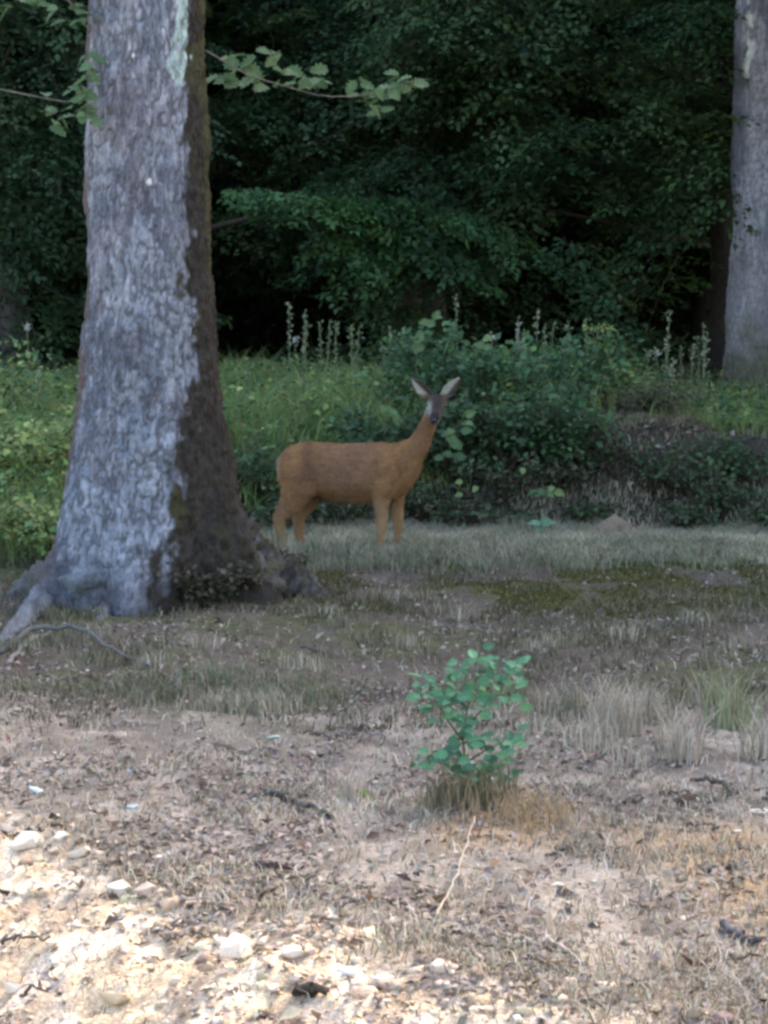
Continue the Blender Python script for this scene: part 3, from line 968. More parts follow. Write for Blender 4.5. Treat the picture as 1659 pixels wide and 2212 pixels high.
def ball(name, c, r, col, mat, parent, sq=(1, 1, 1)):
    bm = bmesh.new(); bmesh.ops.create_icosphere(bm, subdivisions=2, radius=r)
    me = bpy.data.meshes.new(name); bm.to_mesh(me); bm.free()
    set_col(me, col); me.materials.append(mat)
    o = link(name, me, parent); o.location = c; o.scale = sq
    return o
ball('eye', (.481, -.072, .938), .0135, (.012, .01, .009), M['eye'], deer)
ball('eye', (.585, -.072, .938), .0135, (.012, .01, .009), M['eye'], deer)
ball('nose', (.535, -.196, .85), .017, (.012, .011, .011), M['eye'], deer, (1.1, .7, .7))

# ------------------------------------------------------------------ grass
GREEN = [(.16, .25, .08), (.21, .28, .09), (.12, .20, .075), (.27, .30, .11)]
COOL = [(.07, .15, .065), (.065, .14, .07), (.09, .165, .065)]
DRY = [(.46, .40, .31), (.38, .33, .25), (.53, .47, .38), (.31, .26, .19)]
GREY = [(.20, .195, .13), (.25, .235, .165), (.155, .16, .10), (.29, .25, .18)]

def d_bank(x, y):
    yb = np.interp(x, [-6, -2.2, -1.2, -.6, .4, 1.2, 3.5, 8], [14.4, 14.8, 16.9, 17.3, 17.5, 17.9, 17.9, 17.5])
    d = sst(-.2, .5, y - yb)
    d = d * (1 - .85 * sst(1.0, 1.4, x) * sst(2.55, 2.35, x) * sst(19.6, 18.6, y))
    d = d * sst(26.5, 24.5, y)
    return d * (.35 + .9 * fbm(x * 1.6, y * 1.6, 301, 3))

P = scatter(72000, -5.2, 5.4, 14.2, 26.5, d_bank)
hgt = (.16 + .36 * fbm(P[:, 0] * 1.4, P[:, 1] * 1.1, 303, 3)) * rng.uniform(.6, 1.25, len(P))
hgt *= np.interp(P[:, 1], [14, 18, 22, 26], [1.15, 1.1, 1.1, .7]) * np.interp(P[:, 0], [.6, 1.6, 2.4, 3, 5], [1, .75, .5, .35, .35]) * (.45 + 1.1 * fbm(P[:, 0] * .8 + 5, P[:, 1] * .5, 305, 3))
add_grass('bank_grass', P, hgt, .011, .25, .35, GREEN, 'bright green tall grass on the bank behind the deer', 'grass', clump=1.8)
P = scatter(38000, -5.2, 5.4, 14.2, 27, d_bank)
V, F = leaf_arrays(P + np.array([[0, 0, 1]]) * rng.uniform(.05, .4, (len(P), 1)) * ((.4 + 1.1 * fbm(P[:, 0] * .8 + 5, P[:, 1] * .5, 305, 3)) * np.interp(P[:, 0], [1.6, 3], [1, .45]))[:, None], rng.normal(0, 1, (len(P), 3)) * np.array([[1, 1, .4]]), rng.normal(0, .4, (len(P), 3)) + np.array([[0, 0, 1]]), rng.uniform(.035, .10, len(P)), rng.uniform(.025, .06, len(P)))
c = pick(len(P), GREEN + COOL, .3) * (0.45 + 1.1 * fbm(P[:, 0] * 1.8, P[:, 1] * 1.8, 311, 3))[:, None]
tag(add_mesh('bank_herbs', V, F, M['leaf'], col=np.repeat(c, 4, 0)), 'small leafy herbs mixed through the grass of the bank', 'herbs', kind='stuff')

P = scatter(1500, -4.8, 4.8, 15.5, 25, d_bank)
add_grass('seeding_grass', P, rng.uniform(.35, .75, len(P)) * np.interp(P[:, 0], [.6, 2], [1, .7]), .007, .25, .3, [(.2, .22, .11), (.26, .25, .14), (.13, .18, .08)], 'thin seeding grass stems rising over the bank', 'grass')
# pale short turf where the deer stands
P = scatter(60000, -1.6, 3.6, 14.9, 17.7, lambda x, y: sst(15.0, 15.6, y + .25 * (fbm(x * 2, y * 2, 313, 3) - .5) * 4) * sst(17.8, 17.2, y) * (.35 + .65 * sst(-.9, .3, x)))
add_grass('short_turf', P, rng.uniform(.03, .09, len(P)), .007, .3, .5, [(.45, .41, .30), (.39, .37, .25), (.52, .46, .35), (.29, .29, .18)], 'pale grey green short turf around the hooves of the deer', 'grass', clump=2.5)
# sparse tufts over the brown ground between the deer and the path
P = scatter(46000, -3.2, 3.2, 9.2, 15.6, lambda x, y: sst(.46, .62, fbm(x * 2.6, y * 1.8, 317, 3)) * .7 + .05)
add_grass('sparse_turf', P, rng.uniform(.025, .085, len(P)), .006, .35, .5, [(.12, .115, .07), (.15, .135, .09), (.08, .085, .042), (.068, .058, .032), (.095, .08, .048), (.22, .18, .13)], 'thin greyish grass and moss on the brown woodland floor', 'grass', clump=1.6)
P = scatter(60000, 0, 0, 5.2, 13.5, lambda x, y: (.3 + .7 * sst(.4, .6, fbm(x * 2.6, y * 1.8, 319, 4))) * (1 - .9 * sst(-.1, .25, edge_y(x) - y)) * (1 - .75 * sst(8.8, 10, y)), near=True)
add_grass('dry_grass', P, rng.uniform(.012, .055, len(P)), .0045, .7, .6, DRY + GREY[:2] + [(.2, .15, .10), (.13, .095, .07)], 'short dead grass thinly covering the trodden ground', 'grass', clump=1.5)
P = scatter(22000, .9, 3.6, 17.0, 20.5, lambda x, y: (.25 + .75 * sst(.42, .58, fbm(x * 3, y * 3, 321, 3))) * sst(17.6, 18.0, y))
add_grass('mound_grass', P, rng.uniform(.03, .13, len(P)), .007, .6, .7, [(.26, .24, .15), (.19, .2, .11), (.31, .25, .17), (.15, .115, .085), (.14, .19, .09)], 'matted dull grass over the earth mound', 'grass', clump=2.5)
P = scatter(20000, -1.2, 3.6, 14.6, 17.1, lambda x, y: .2 + .8 * sst(.45, .6, fbm(x * 3, y * 2, 323, 3)))
add_grass('rough_turf', P, rng.uniform(.04, .13, len(P)), .006, .35, .5, [(.22, .23, .15), (.15, .18, .10), (.30, .27, .19)], 'rough longer grass tips in the turf by the deer', 'grass', clump=2.5)
# mossy cushions
P = scatter(26000, -.4, 3.3, 12.4, 15.4, lambda x, y: sst(.42, .58, fbm(x * 2.5, y * 2.0, 41, 4)))
add_grass('moss', P, rng.uniform(.012, .03, len(P)), .009, .5, .4, [(.085, .085, .02), (.11, .10, .028), (.07, .065, .022)], 'olive moss carpet on the open ground below the earth mound', 'moss')
# grey green strip beside the trodden ground on the left
def d_strip(x, y):
    yl = np.interp(x, [-2.5, -1.6, -.9, -.3], [11.2, 10.9, 10.3, 9.9])
    return sst(.95, .1, np.abs(y - yl)) * sst(.4, .62, fbm(x * 2.5, y * 1.8, 331, 3)) * sst(0, -.5, x)
P = scatter(34000, -2.6, .1, 9, 12.4, d_strip)
add_grass('strip_grass', P, rng.uniform(.02, .10, len(P)), .006, .3, .45, [(.17, .16, .105), (.21, .195, .135), (.13, .135, .08), (.27, .23, .17), (.10, .12, .06)], 'strip of greyish dry grass below the roots of the oak', 'grass', clump=2)

# dry pale tussocks: each one a thing
def tussock(u, v, n, r, h, pal, label, group=None, name='grass_tussock'):
    b = spot(u, v)
    pa, pr = rng.uniform(0, 6.28, n), 1.55 * r * rng.random(n) ** .8
    p = np.stack([pr * np.cos(pa), pr * np.sin(pa)], 1)
    x, y = b[0] + p[:, 0], b[1] + p[:, 1] * .8
    P_ = np.stack([x - b[0], y - b[1], terr(x, y) - b[2]], 1)
    V, F, cc = blades(P_, h * rng.uniform(.45, 1.15, n), .0045, rng.uniform(.05, .3, n), rng.uniform(0, 6.28, n), rng.uniform(.05, .4, n), pick(n, pal, .2))
    o = add_mesh(name, V, F, M['grass'], col=cc)
    o.location = b
    return tag(o, label, 'grass', group)

tussock(1325, 1590, 230, .08, .24, DRY, 'largest pale straw tussock near the green sapling')
tussock(1275, 1625, 90, .07, .15, DRY, 'low straw tussock between the sapling and the large pale tussock')
tussock(1215, 1535, 60, .06, .16, DRY + GREY, 'thin dry tussock standing behind the green sapling')
tussock(1400, 1560, 110, .08, .18, DRY + GREY, 'greyish straw tussock among fallen leaves')
tussock(1470, 1650, 110, .06, .22, DRY, 'tall thin straw tussock with bent pale stems')
tussock(1575, 1575, 150, .08, .24, [(.22, .28, .12), (.3, .3, .18), (.2, .24, .12)] + DRY[:1], 'greenish grass tussock with yellow leaves at its foot')
tussock(1645, 1640, 90, .07, .2, DRY + GREY, 'dry grass tussock beyond the greenish one')
tussock(1530, 1520, 60, .07, .15, GREY, 'low grey grass tuft behind the greenish tussock')
tussock(1375, 1660, 60, .06, .12, DRY, 'short straw tuft in front of the large pale tussock')
tussock(1170, 1590, 50, .06, .12, DRY + GREY, 'few dry blades close behind the sapling')
tussock(565, 1545, 260, .11, .12, DRY + GREY, 'low bleached tuft at the end of the grey grass strip')
tussock(490, 1540, 130, .10, .10, DRY + GREY, 'short bleached tuft beside the low bleached one')
tussock(440, 1480, 90, .1, .10, COOL + GREY, 'small green grass tuft in the grey grass strip')
tussock(370, 1305, 140, .08, .14, COOL + GREY, 'grey green tuft at the foot of the oak')
tussock(470, 1280, 90, .08, .15, DRY + GREY, 'dry tuft under the mossy flank of the oak')
for (u, v, n_, r_, h_) in [(110, 1340, 90, .07, .10), (190, 1335, 80, .07, .09), (260, 1325, 110, .08, .12), (320, 1318, 90, .07, .11), (420, 1300, 120, .09, .16), (455, 1265, 100, .08, .16), (510, 1255, 120, .08, .18), (545, 1230, 120, .08, .2), (570, 1210, 120, .08, .2)]:
    tussock(u, v, n_, r_, h_, [(.17, .16, .09), (.12, .12, .06), (.24, .2, .13), (.09, .075, .045)], 'dull grass tuft growing against the roots of the oak', 'tufts against the oak roots')
tussock(605, 1245, 110, .05, .26, DRY + [(.3, .24, .2)], 'tall faded stalks between the oak and the deer')
tussock(590, 1200, 80, .07, .22, GREY + COOL, 'loose grey green stalks behind the hind hooves of the deer')
tussock(1010, 1745, 420, .11, .15, [(.25, .19, .11), (.16, .14, .07), (.30, .24, .15), (.10, .10, .05)], 'tawny dead grass round the foot of the sapling')
tussock(1130, 1775, 260, .13, .09, [(.33, .24, .14), (.28, .2, .11)], 'low tawny grass in front of the sapling')
for k in range(24):
    tussock(rng.uniform(600, 1660), rng.uniform(1148, 1185), 45, .06, rng.uniform(.07, .17), [(.36, .33, .24), (.24, .26, .17), (.16, .2, .11), (.30, .24, .17)], 'ragged grass tuft where the turf meets the foot of the bank', 'ragged tufts along the foot of the bank')
for k in range(16):
    tussock(rng.uniform(250, 1600), rng.uniform(1290, 1470), 45, .06, rng.uniform(.05, .11), [(.30, .26, .19), (.2, .18, .12), (.12, .105, .065)], 'small greyish tuft on the brown woodland floor', 'small tufts on the brown floor')
tussock(760, 1725, 40, .03, .12, DRY, 'few pale stalks on the open trodden ground')
for (u, v) in [(430, 1400), (700, 1330), (860, 1300), (1010, 1340), (1180, 1400), (1350, 1380), (200, 1380), (880, 1400), (1500, 1350), (1600, 1400), (650, 1440), (330, 1440)]:
    tussock(u, v, 70, .07, .09, GREY + DRY, 'small greyish tuft on the brown woodland floor', 'small tufts on the brown floor')

# ------------------------------------------------------------------ bushes and weeds by the deer
def bsh(u, y, r, h, label, n, pal, leaf, stems, tint=1.0, name='leafy_bush', group=None):
    p = at(u, 900, y)
    z = float(terr(p[0], y))
    return bush(name, (p[0], y, z), r, h, label, n, pal, leaf, group, stems, tint)
MIDG = [(.08, .165, .07), (.065, .14, .068), (.10, .185, .07), (.055, .115, .058)]
DEEP = [(.055, .10, .045), (.072, .12, .05), (.042, .074, .038)]
B1 = bsh(935, 18.9, .55, .85, 'tall leafy bush rising behind the ears of the deer', 1500, MIDG, .065, 12)
B2 = bsh(1060, 18.6, .55, .66, 'rounded green bush with pale leaf sprays beside the head of the deer', 1300, MIDG, .065, 11)
B3 = bsh(1190, 18.7, .55, .56, 'spreading bush below the tall flower stalks', 1200, MIDG, .06, 11)
B4 = bsh(1290, 19.2, .5, .62, 'yellowish green bush beside the tall ragged flower', 900, [(.08, .14, .05), (.06, .12, .05), (.10, .15, .05)], .06, 9)
B5 = bsh(985, 17.75, .45, .62, 'dark bramble in front of the chest of the deer', 1300, DEEP, .06, 12, name='bramble')
B6 = bsh(1100, 17.65, .5, .6, 'dark bramble hanging over the bank', 1500, DEEP + MIDG[:1], .06, 13, name='bramble')
B7 = bsh(1215, 17.6, .48, .5, 'low dark bramble with a few yellow leaves beside the earth mound', 1300, DEEP + MIDG[:1], .06, 12, name='bramble')
B8 = bsh(835, 18.0, .45, .5, 'dark leafy growth behind the neck of the deer', 1000, DEEP + MIDG[:1], .065, 10)
B9 = bsh(700, 17.7, .5, .38, 'dark low growth under the belly of the deer', 1000, DEEP, .06, 10)
B10 = bsh(585, 17.5, .42, .42, 'dark low growth between the oak and the rump of the deer', 900, DEEP, .06, 9)
B11 = bsh(60, 16.5, .6, .6, 'tall yellow green leafy weeds on the lichen side of the oak', 1400, GREEN, .06, 12)
B12 = bsh(110, 15.0, .4, .42, 'low pale leafy weeds by the long grey root of the oak', 800, GREEN, .055, 10)
B13 = bsh(1480, 17.55, .5, .3, 'thin dark bramble creeping on the front of the earth mound', 520, DEEP + [(.06, .045, .035)], .05, 10, name='bramble')
B14 = bsh(1330, 17.5, .4, .34, 'brownish dying bramble at the foot of the earth mound', 600, DEEP + [(.09, .06, .045), (.07, .05, .04)], .05, 9, name='bramble')
B15 = bsh(1625, 17.6, .4, .3, 'dark bramble at the end of the earth mound away from the deer', 500, DEEP, .05, 8, name='bramble')
B16 = bsh(1380, 18.5, .55, .25, 'low grey brown growth over the top of the earth mound', 700, [(.10, .10, .06), (.085, .07, .045), (.06, .075, .04)], .045, 10)
B17 = bsh(-30, 18.5, .7, .7, 'green weeds at the back of the bank behind the oak', 1000, GREEN + COOL, .06, 10)

for k, (u, y, r, h) in enumerate([(905, 17.4, .26, .3), (1000, 17.25, .3, .24), (1085, 17.45, .34, .36), (1215, 17.5, .3, .3), (1265, 17.3, .2, .14), (1415, 17.5, .3, .26), (1500, 17.2, .24, .16), (1560, 17.4, .3, .3), (1665, 17.2, .3, .24), (770, 17.4, .34, .3), (650, 17.3, .3, .24), (1130, 17.1, .2, .12), (600, 16.9, .24, .2)]):
    bsh(u, y, r, h, 'low tangled weeds at the foot of the bank', 480, DEEP + [(.095, .10, .055), (.13, .105, .075), (.08, .12, .06)], .045, 10, name='weed_clump', group='weeds along the foot of the bank')
for k, (u, y, r, h) in enumerate([(440, 12.9, .22, .22), (500, 13.1, .24, .24), (555, 13.5, .24, .22), (590, 14.0, .22, .2)]):
    bsh(u, y, r, h, 'dull brown green weeds tangled against the mossy flank of the oak', 420, [(.05, .05, .028), (.075, .065, .04), (.04, .055, .03), (.1, .085, .06)], .04, 9, name='weed_clump', group='weeds against the mossy flank')

def sprig(b, pts, meshes, size):
    loc = np.array(b.location)
    st = add_mesh('twig', *tube(np.array([p - loc for p in pts]), np.linspace(.006, .003, len(pts)), 5), M['wood'], b, (.07, .07, .035))
    for p in pts[1:]:
        for k in range(3):
            an = rng.uniform(0, 6.28)
            place_leaf(meshes[rng.integers(0, len(meshes))], st, p - loc + rng.normal(0, .02, 3), (math.cos(an), -.4 + .4 * math.sin(an), rng.uniform(-.6, .3)), rng.normal(0, .4, 3) + np.array([0, -.8, .8]), size * rng.uniform(.75, 1.2))
sprig(B2, [A(1010, 930, 18.3), A(1035, 900, 18.1), A(1065, 885, 18.05), A(1095, 880, 18.0), A(1100, 865, 18)], YELL, .085)
sprig(B5, [A(960, 1010, 17.4), A(968, 985, 17.3), A(975, 955, 17.3), A(980, 930, 17.3), A(1000, 905, 17.3)], [YELL[1], OAKL[0], OAKL[2]], .10)
sprig(B3, [A(1190, 925, 18.3), A(1205, 895, 18.2), A(1225, 880, 18.2), A(1250, 900, 18.2)], YELL, .075)
sprig(B1, [A(920, 770, 18.6), A(910, 740, 18.5), A(925, 700, 18.5), A(935, 690, 18.5)], [OAKL[0], OAKL[1]], .085)
sprig(B2, [A(990, 790, 18.6), A(1010, 765, 18.5), A(1030, 745, 18.5), A(1050, 735, 18.5)], [OAKL[1], YELL[1]], .085)
sprig(B8, [A(830, 930, 17.8), A(845, 905, 17.7), A(850, 880, 17.7)], [OAKL[1], YELL[1]], .10)
sprig(B7, [A(1140, 1100, 17.3), A(1160, 1065, 17.2), A(1195, 1050, 17.2)], [OAKL[0], YELL[0]], .07)
sprig(B4, [A(1270, 850, 18.9), A(1295, 820, 18.8), A(1320, 800, 18.8), A(1340, 790, 18.8)], [OAKL[1], YELL[1]], .08)
for (u, v, b) in [(1000, 1068, B5), (1030, 1050, B5), (1000, 1040, B5), (1195, 1050, B7), (1185, 1062, B7), (1130, 1010, B6)]:
    p = A(u, v, 17.15) - np.array(b.location)
    place_leaf(YELL[rng.integers(0, 3)], b, p, (rng.normal(), -.3, -.4), (0, -1, .7), .06)

# flower stalks above the grass
def stalk(u, vb, vt, y, kind, label):
    p = at(u, vb, y); z0 = float(terr(p[0], y)); top = at(u + rng.uniform(-10, 10), vt, y)
    t = thing('flower_stalk', (p[0], y, z0), label, 'weed', 'tall weeds on the bank')
    h = top[2] - z0; dx = top[0] - p[0]
    q = np.linspace(0, 1, 8)
    pts = np.stack([dx * q ** 2, .03 * np.sin(q * 3), h * q], 1)
    add_mesh('stem', *tube(pts, np.linspace(.007, .0035, 8), 5), M['wood'], t, (.15, .17, .09))
    tip = pts[-1]
    pal = {'pale': (.26, .29, .2), 'yellow': (.35, .42, .12), 'green': (.17, .22, .12), 'white': (.42, .44, .38)}[kind]
    n = {'pale': 26, 'yellow': 60, 'green': 30, 'white': 24}[kind]
    if kind == 'yellow':      # flat forked flower head
        for s in (-.07, -.025, .03, .075):
            add_mesh('flower_branch', *tube(np.array([pts[5], (pts[5] + tip) / 2 + np.array([s, 0, 0]), tip + np.array([s * 1.6, 0, rng.uniform(-.02, .02)])]), [.004, .003, .002], 4), M['wood'], t, (.17, .2, .09))
        P_ = tip + np.stack([rng.uniform(-.13, .13, n), rng.uniform(-.05, .05, n), rng.uniform(-.02, .03, n)], 1)
        sz = .035
    elif kind == 'white':
        P_ = tip + rng.normal(0, .018, (n, 3)); sz = .03
    else:                     # spike
        s = rng.uniform(.6, 1, n)
        P_ = np.stack([np.interp(s, q, pts[:, i]) for i in range(3)], 1) + rng.normal(0, .008, (n, 3)); sz = .04
    V, F = leaf_arrays(P_, rng.normal(0, 1, (n, 3)) + np.array([[0, 0, .5]]), rng.normal(0, 1, (n, 3)), sz * rng.uniform(.6, 1.2, n), sz * .6)
    fh = add_mesh('flower_head', V, F, M['leaf'], t, np.repeat(pick(n, [pal], .2), 4, 0)); fh['kind'] = 'stuff'
    k = 10
    s = rng.uniform(.1, .6, k)
    P_ = np.stack([np.interp(s, q, pts[:, i]) for i in range(3)], 1)
    V, F = leaf_arrays(P_, rng.normal(0, 1, (k, 3)) * np.array([[1, 1, .2]]) + np.array([[0, 0, .5]]), np.tile([0, 0, 1.], (k, 1)), .1, .025)
    fo = add_mesh('foliage', V, F, M['leaf'], t, np.repeat(pick(k, COOL, .2), 4, 0)); fo['kind'] = 'stuff'
    return t
stalk(625, 800, 655, 21.5, 'pale', 'pale seed spike standing tallest above the grass behind the rump of the deer')
stalk(652, 800, 672, 21.6, 'pale', 'second pale seed spike close beside the tallest one')
stalk(645, 800, 735, 21.0, 'white', 'small whitish flower stalk under the pale seed spikes')
stalk(705, 800, 690, 22.5, 'green', 'thin dim stalk at the dark edge of the wood')
stalk(1125, 820, 690, 20.6, 'pale', 'leaning pale spike above the green bush')
stalk(1158, 820, 665, 20.8, 'pale', 'tall thin spike next to the leaning one')
stalk(1188, 820, 695, 20.8, 'green', 'brown green spike between the tall thin spike and the forked flower')
stalk(1288, 830, 712, 20.2, 'yellow', 'forked stalk with flat yellow green flower head')
stalk(1272, 830, 690, 21.2, 'green', 'faint stalk behind the forked yellow flower')
stalk(1440, 840, 668, 20.6, 'pale', 'tall single spike near the smooth grey trunk')
stalk(1395, 840, 755, 20.4, 'green', 'leafy green spike beside the tall single one')
stalk(1425, 840, 762, 20.2, 'white', 'short stalk with a whitish seed head')
stalk(1475, 840, 752, 20.5, 'green', 'thin stalk closest to the smooth grey trunk')
stalk(1210, 840, 772, 19.6, 'white', 'small white flower over the spreading bush')
stalk(1065, 830, 728, 20.4, 'white', 'small white seed head over the rounded bush')
stalk(62, 830, 705, 20.5, 'white', 'white flower head alone against the dark wood above yellow green weeds')
stalk(840, 810, 705, 21, 'green', 'thin green stalk between the seed spikes and the tall leafy bush')
stalk(990, 790, 640, 22.5, 'pale', 'dim pale spike against the dark wood behind the bush')
stalk(85, 860, 800, 17.5, 'green', 'short green leafy stalk among the weeds beside the oak')
stalk(30, 860, 790, 17.8, 'green', 'taller green leafy stalk among the weeds beside the oak')

for k in range(22):
    u = rng.choice([rng.uniform(505, 870), rng.uniform(1080, 1530)])
    w = stalk(u, 810, rng.uniform(690, 790), rng.uniform(19.8, 22.5), ['green', 'green', 'pale'][k % 3], 'slender dim weed stalk at the top of the bank')
    w['group'] = 'slender stalks at the top of the bank'
# ------------------------------------------------------------------ oak sapling in front
sp_b = spot(1000, 1740)
sap = thing('oak_sapling', sp_b, 'small bright green oak sapling with lobed leaves on the brown ground', 'sapling')
yq = sp_b[1]
def L_(u, v, dy=0): return at(u, v, yq + dy) - sp_b
def sap_branch(pts, name='branch', r=.004):
    P_ = np.array(pts)
    return add_mesh(name, *tube(P_, np.linspace(r, .002, len(P_)), 6), M['wood'], sap, (.10, .12, .06))
stem = sap_branch([np.zeros(3) - np.array([0, 0, .02]), L_(1005, 1660, .02), L_(1000, 1590, .03), L_(1010, 1530, .03), L_(1035, 1450, .05), L_(1045, 1410, .05)], 'stem', .005)
bs = [sap_branch([L_(1000, 1600, .03), L_(970, 1560), L_(945, 1520, -.03), L_(925, 1490, -.04)]),
      sap_branch([L_(1003, 1580, .03), L_(1050, 1520), L_(1085, 1480, .03), L_(1120, 1445, .05)]),
      sap_branch([L_(1003, 1650, .03), L_(1050, 1620, -.03), L_(1090, 1600, -.05)]),
      sap_branch([L_(1003, 1680, .02), L_(960, 1650, -.03), L_(920, 1640, -.05)]),
      sap_branch([L_(1004, 1690, .02), L_(1050, 1670, -.05), L_(1090, 1650, -.08)]),
      sap_branch([L_(1010, 1530, .03), L_(970, 1480, .05), L_(920, 1485, .08)])]
clus = [(stem, [(1000, 1440), (1030, 1425), (1050, 1440), (1060, 1470), (1010, 1470), (990, 1500), (1040, 1500), (1020, 1540), (1070, 1430), (1005, 1570), (995, 1600), (1015, 1590), (1000, 1640), (1010, 1670), (980, 1655)]),
        (bs[0], [(940, 1530), (955, 1550), (975, 1535), (930, 1510), (960, 1505), (990, 1550)]),
        (bs[1], [(1075, 1500), (1100, 1480), (1125, 1445), (1095, 1450), (1110, 1500), (1060, 1530)]),
        (bs[2], [(1040, 1610), (1070, 1605), (1095, 1600), (1110, 1590), (1060, 1640)]),
        (bs[3], [(930, 1640), (960, 1630), (980, 1620), (905, 1645)]),
        (bs[4], [(1040, 1660), (1070, 1650), (1085, 1670), (1030, 1690), (980, 1680)]),
        (bs[5], [(930, 1480), (905, 1490), (960, 1470), (985, 1460)])]
for b, pts in clus:
    for (u, v) in pts:
        for k in range(6):
            p = L_(u + rng.normal(0, 13), v + rng.normal(0, 12), rng.uniform(-.08, .08))
            an = rng.uniform(0, 6.28)
            place_leaf(SAPL[rng.integers(0, len(SAPL))], b, p, (math.cos(an), math.sin(an) * .6 - .2, rng.uniform(-.5, .3)), rng.normal(0, .45, 3) + np.array([0, -.75, .8]), rng.uniform(.022, .05))

pl = thing('seedling', spot(1170, 1160), 'seedling with two broad pale leaves in front of the bank', 'seedling')
add_mesh('stem', *tube(np.array([[0, 0, -.01], [.005, 0, .05], [0, 0, .09]]), [.005, .004, .003], 5), M['wood'], pl, (.1, .14, .06))
for d, n_ in [((.9, -.2, .15), (0, -.6, 1)), ((-.9, -.3, .25), (0, -.6, 1)), ((.3, -.5, .5), (0, -.8, .6)), ((-.3, -.4, -.3), (0, -.8, .6))]:
    place_leaf(oak_leaf_mesh('broad_leaf', rng.integers(1000), (.16, .27, .17), False), pl, (0, 0, .08), d, n_, .10)
gl = add_mesh('fallen_leaf', np.array([[-.02, 0, .0], [0, -.004, .012], [.02, 0, .004], [.012, -.002, .034], [-.008, 0, .036]]), np.array([[0, 1, 2], [0, 1, 3], [0, 3, 4], [1, 2, 3]]), M['leaf'], col=(.22, .34, .07))
gl.location = spot(785, 1727); tag(gl, 'single bright green leaf on the open trodden ground', 'leaf')

# sandy soil heap before the bank
hb = spot(1330, 1165)
bm = bmesh.new(); bmesh.ops.create_icosphere(bm, subdivisions=4, radius=1)
for v in bm.verts:
    n_ = float(fbm(np.array(v.co.x * 3 + 9), np.array(v.co.y * 3 + v.co.z * 2), 61, 3))
    r = math.hypot(v.co.x, v.co.y)
    v.co.z = max(0, 1 - r * 1.02) ** 1.2 * (.8 + .5 * n_) if v.co.z > 0 else v.co.z * .1
    v.co.x *= .8 + .5 * n_; v.co.y *= .8 + .5 * n_
me = bpy.data.meshes.new('soil_heap'); bm.to_mesh(me); bm.free()
set_col(me, (.26, .2, .14)); me.materials.append(M['ground'])
o = link('soil_heap', me); o.location = hb + np.array([0, .08, -.02]); o.scale = (.27, .2, .17)
for p in me.polygons: p.use_smooth = True
tag(o, 'small sandy soil heap at the foot of the bank', 'soil heap')

tussock(1340, 1165, 160, .11, .15, [(.33, .26, .18), (.27, .2, .14), (.2, .17, .11)], 'tawny dry grass growing through the soil heap')
tussock(1290, 1165, 70, .08, .10, [(.33, .28, .2), (.22, .2, .13)], 'short faded grass beside the soil heap')
# ------------------------------------------------------------------ fallen leaves and crumbs
def litter(name, P, size, pal, label, var=.3, flat=.35, cat='leaf litter'):
    n = len(P)
    an = rng.uniform(0, 6.28, n)
    D = np.stack([np.cos(an), np.sin(an), rng.normal(0, flat, n)], 1)
    Nn = rng.normal(0, flat, (n, 3)) + np.array([[0, 0, 1]])
    L = size * rng.uniform(.5, 1.4, n)
    V, F = leaf_arrays(P + np.array([[0, 0, .006]]), D, Nn, L, L * rng.uniform(.35, .8, n), fold=.3)
    c = pick(n, pal, var)
    return tag(add_mesh(name, V, F, M['litter'], col=np.repeat(c, 4, 0)), label, cat, kind='stuff')
BROWN = [(.22, .18, .15), (.175, .14, .115), (.27, .225, .185), (.33, .28, .235), (.115, .09, .075), (.24, .20, .165), (.20, .16, .13), (.28, .23, .19)]
P = scatter(52000, 0, 0, 5.0, 15.6, lambda x, y: (.12 + .88 * sst(.42, .6, fbm(x * 3, y * 2.2, 341, 3))) * (1 - .8 * sst(-.1, .2, edge_y(x) - y) * sst(.6, .1, x)) * (1 - .85 * sst(-.2, .1, x - 1.15 - (7 - y) * .25) * sst(5.5, 6, y) * sst(7.6, 7.2, y)), near=True)
litter('leaf_litter', P, .028, BROWN, 'brown and pale fallen leaves covering the woodland floor')
P = scatter(700, 0, 0, 5.0, 14.5, lambda x, y: .7 + 0 * x, near=True)
litter('large_dead_leaves', P, .05, [(.12, .07, .045), (.07, .05, .045), (.3, .24, .19), (.2, .12, .07)], 'larger curled dead leaves on the woodland floor', flat=.5)
P = scatter(9000, -.6, 3.8, 16.9, 18.6, lambda x, y: .3 + .7 * sst(.42, .58, fbm(x * 3, y * 3, 361, 3)))
litter('bank_litter', P, .055, [(.17, .12, .095), (.24, .18, .15), (.11, .075, .06), (.3, .24, .2), (.08, .06, .05)], 'dead leaves and crumbled soil down the front of the bank', flat=.6)
# crumbs of clay and grit
def lump_mesh(seed, npt=16):
    r_ = np.random.default_rng(seed)
    p = r_.normal(0, 1, (npt, 3)); p = unit(p) * r_.uniform(.75, 1.05, (npt, 1)) * np.array([1, .8, .6])
    bm_ = bmesh.new()
    for q in p: bm_.verts.new(q)
    res = bmesh.ops.convex_hull(bm_, input=bm_.verts)
    for v_ in [v_ for v_ in bm_.verts if not v_.link_faces]: bm_.verts.remove(v_)
    bm_.verts.index_update()
    V = np.array([v_.co[:] for v_ in bm_.verts]); F = np.array([[v_.index for v_ in f.verts] for f in bm_.faces])
    bm_.free()
    return V, F
LUMPS = [lump_mesh(500 + k, 9) for k in range(6)]
STONES = [lump_mesh(520 + k, 18) for k in range(8)]

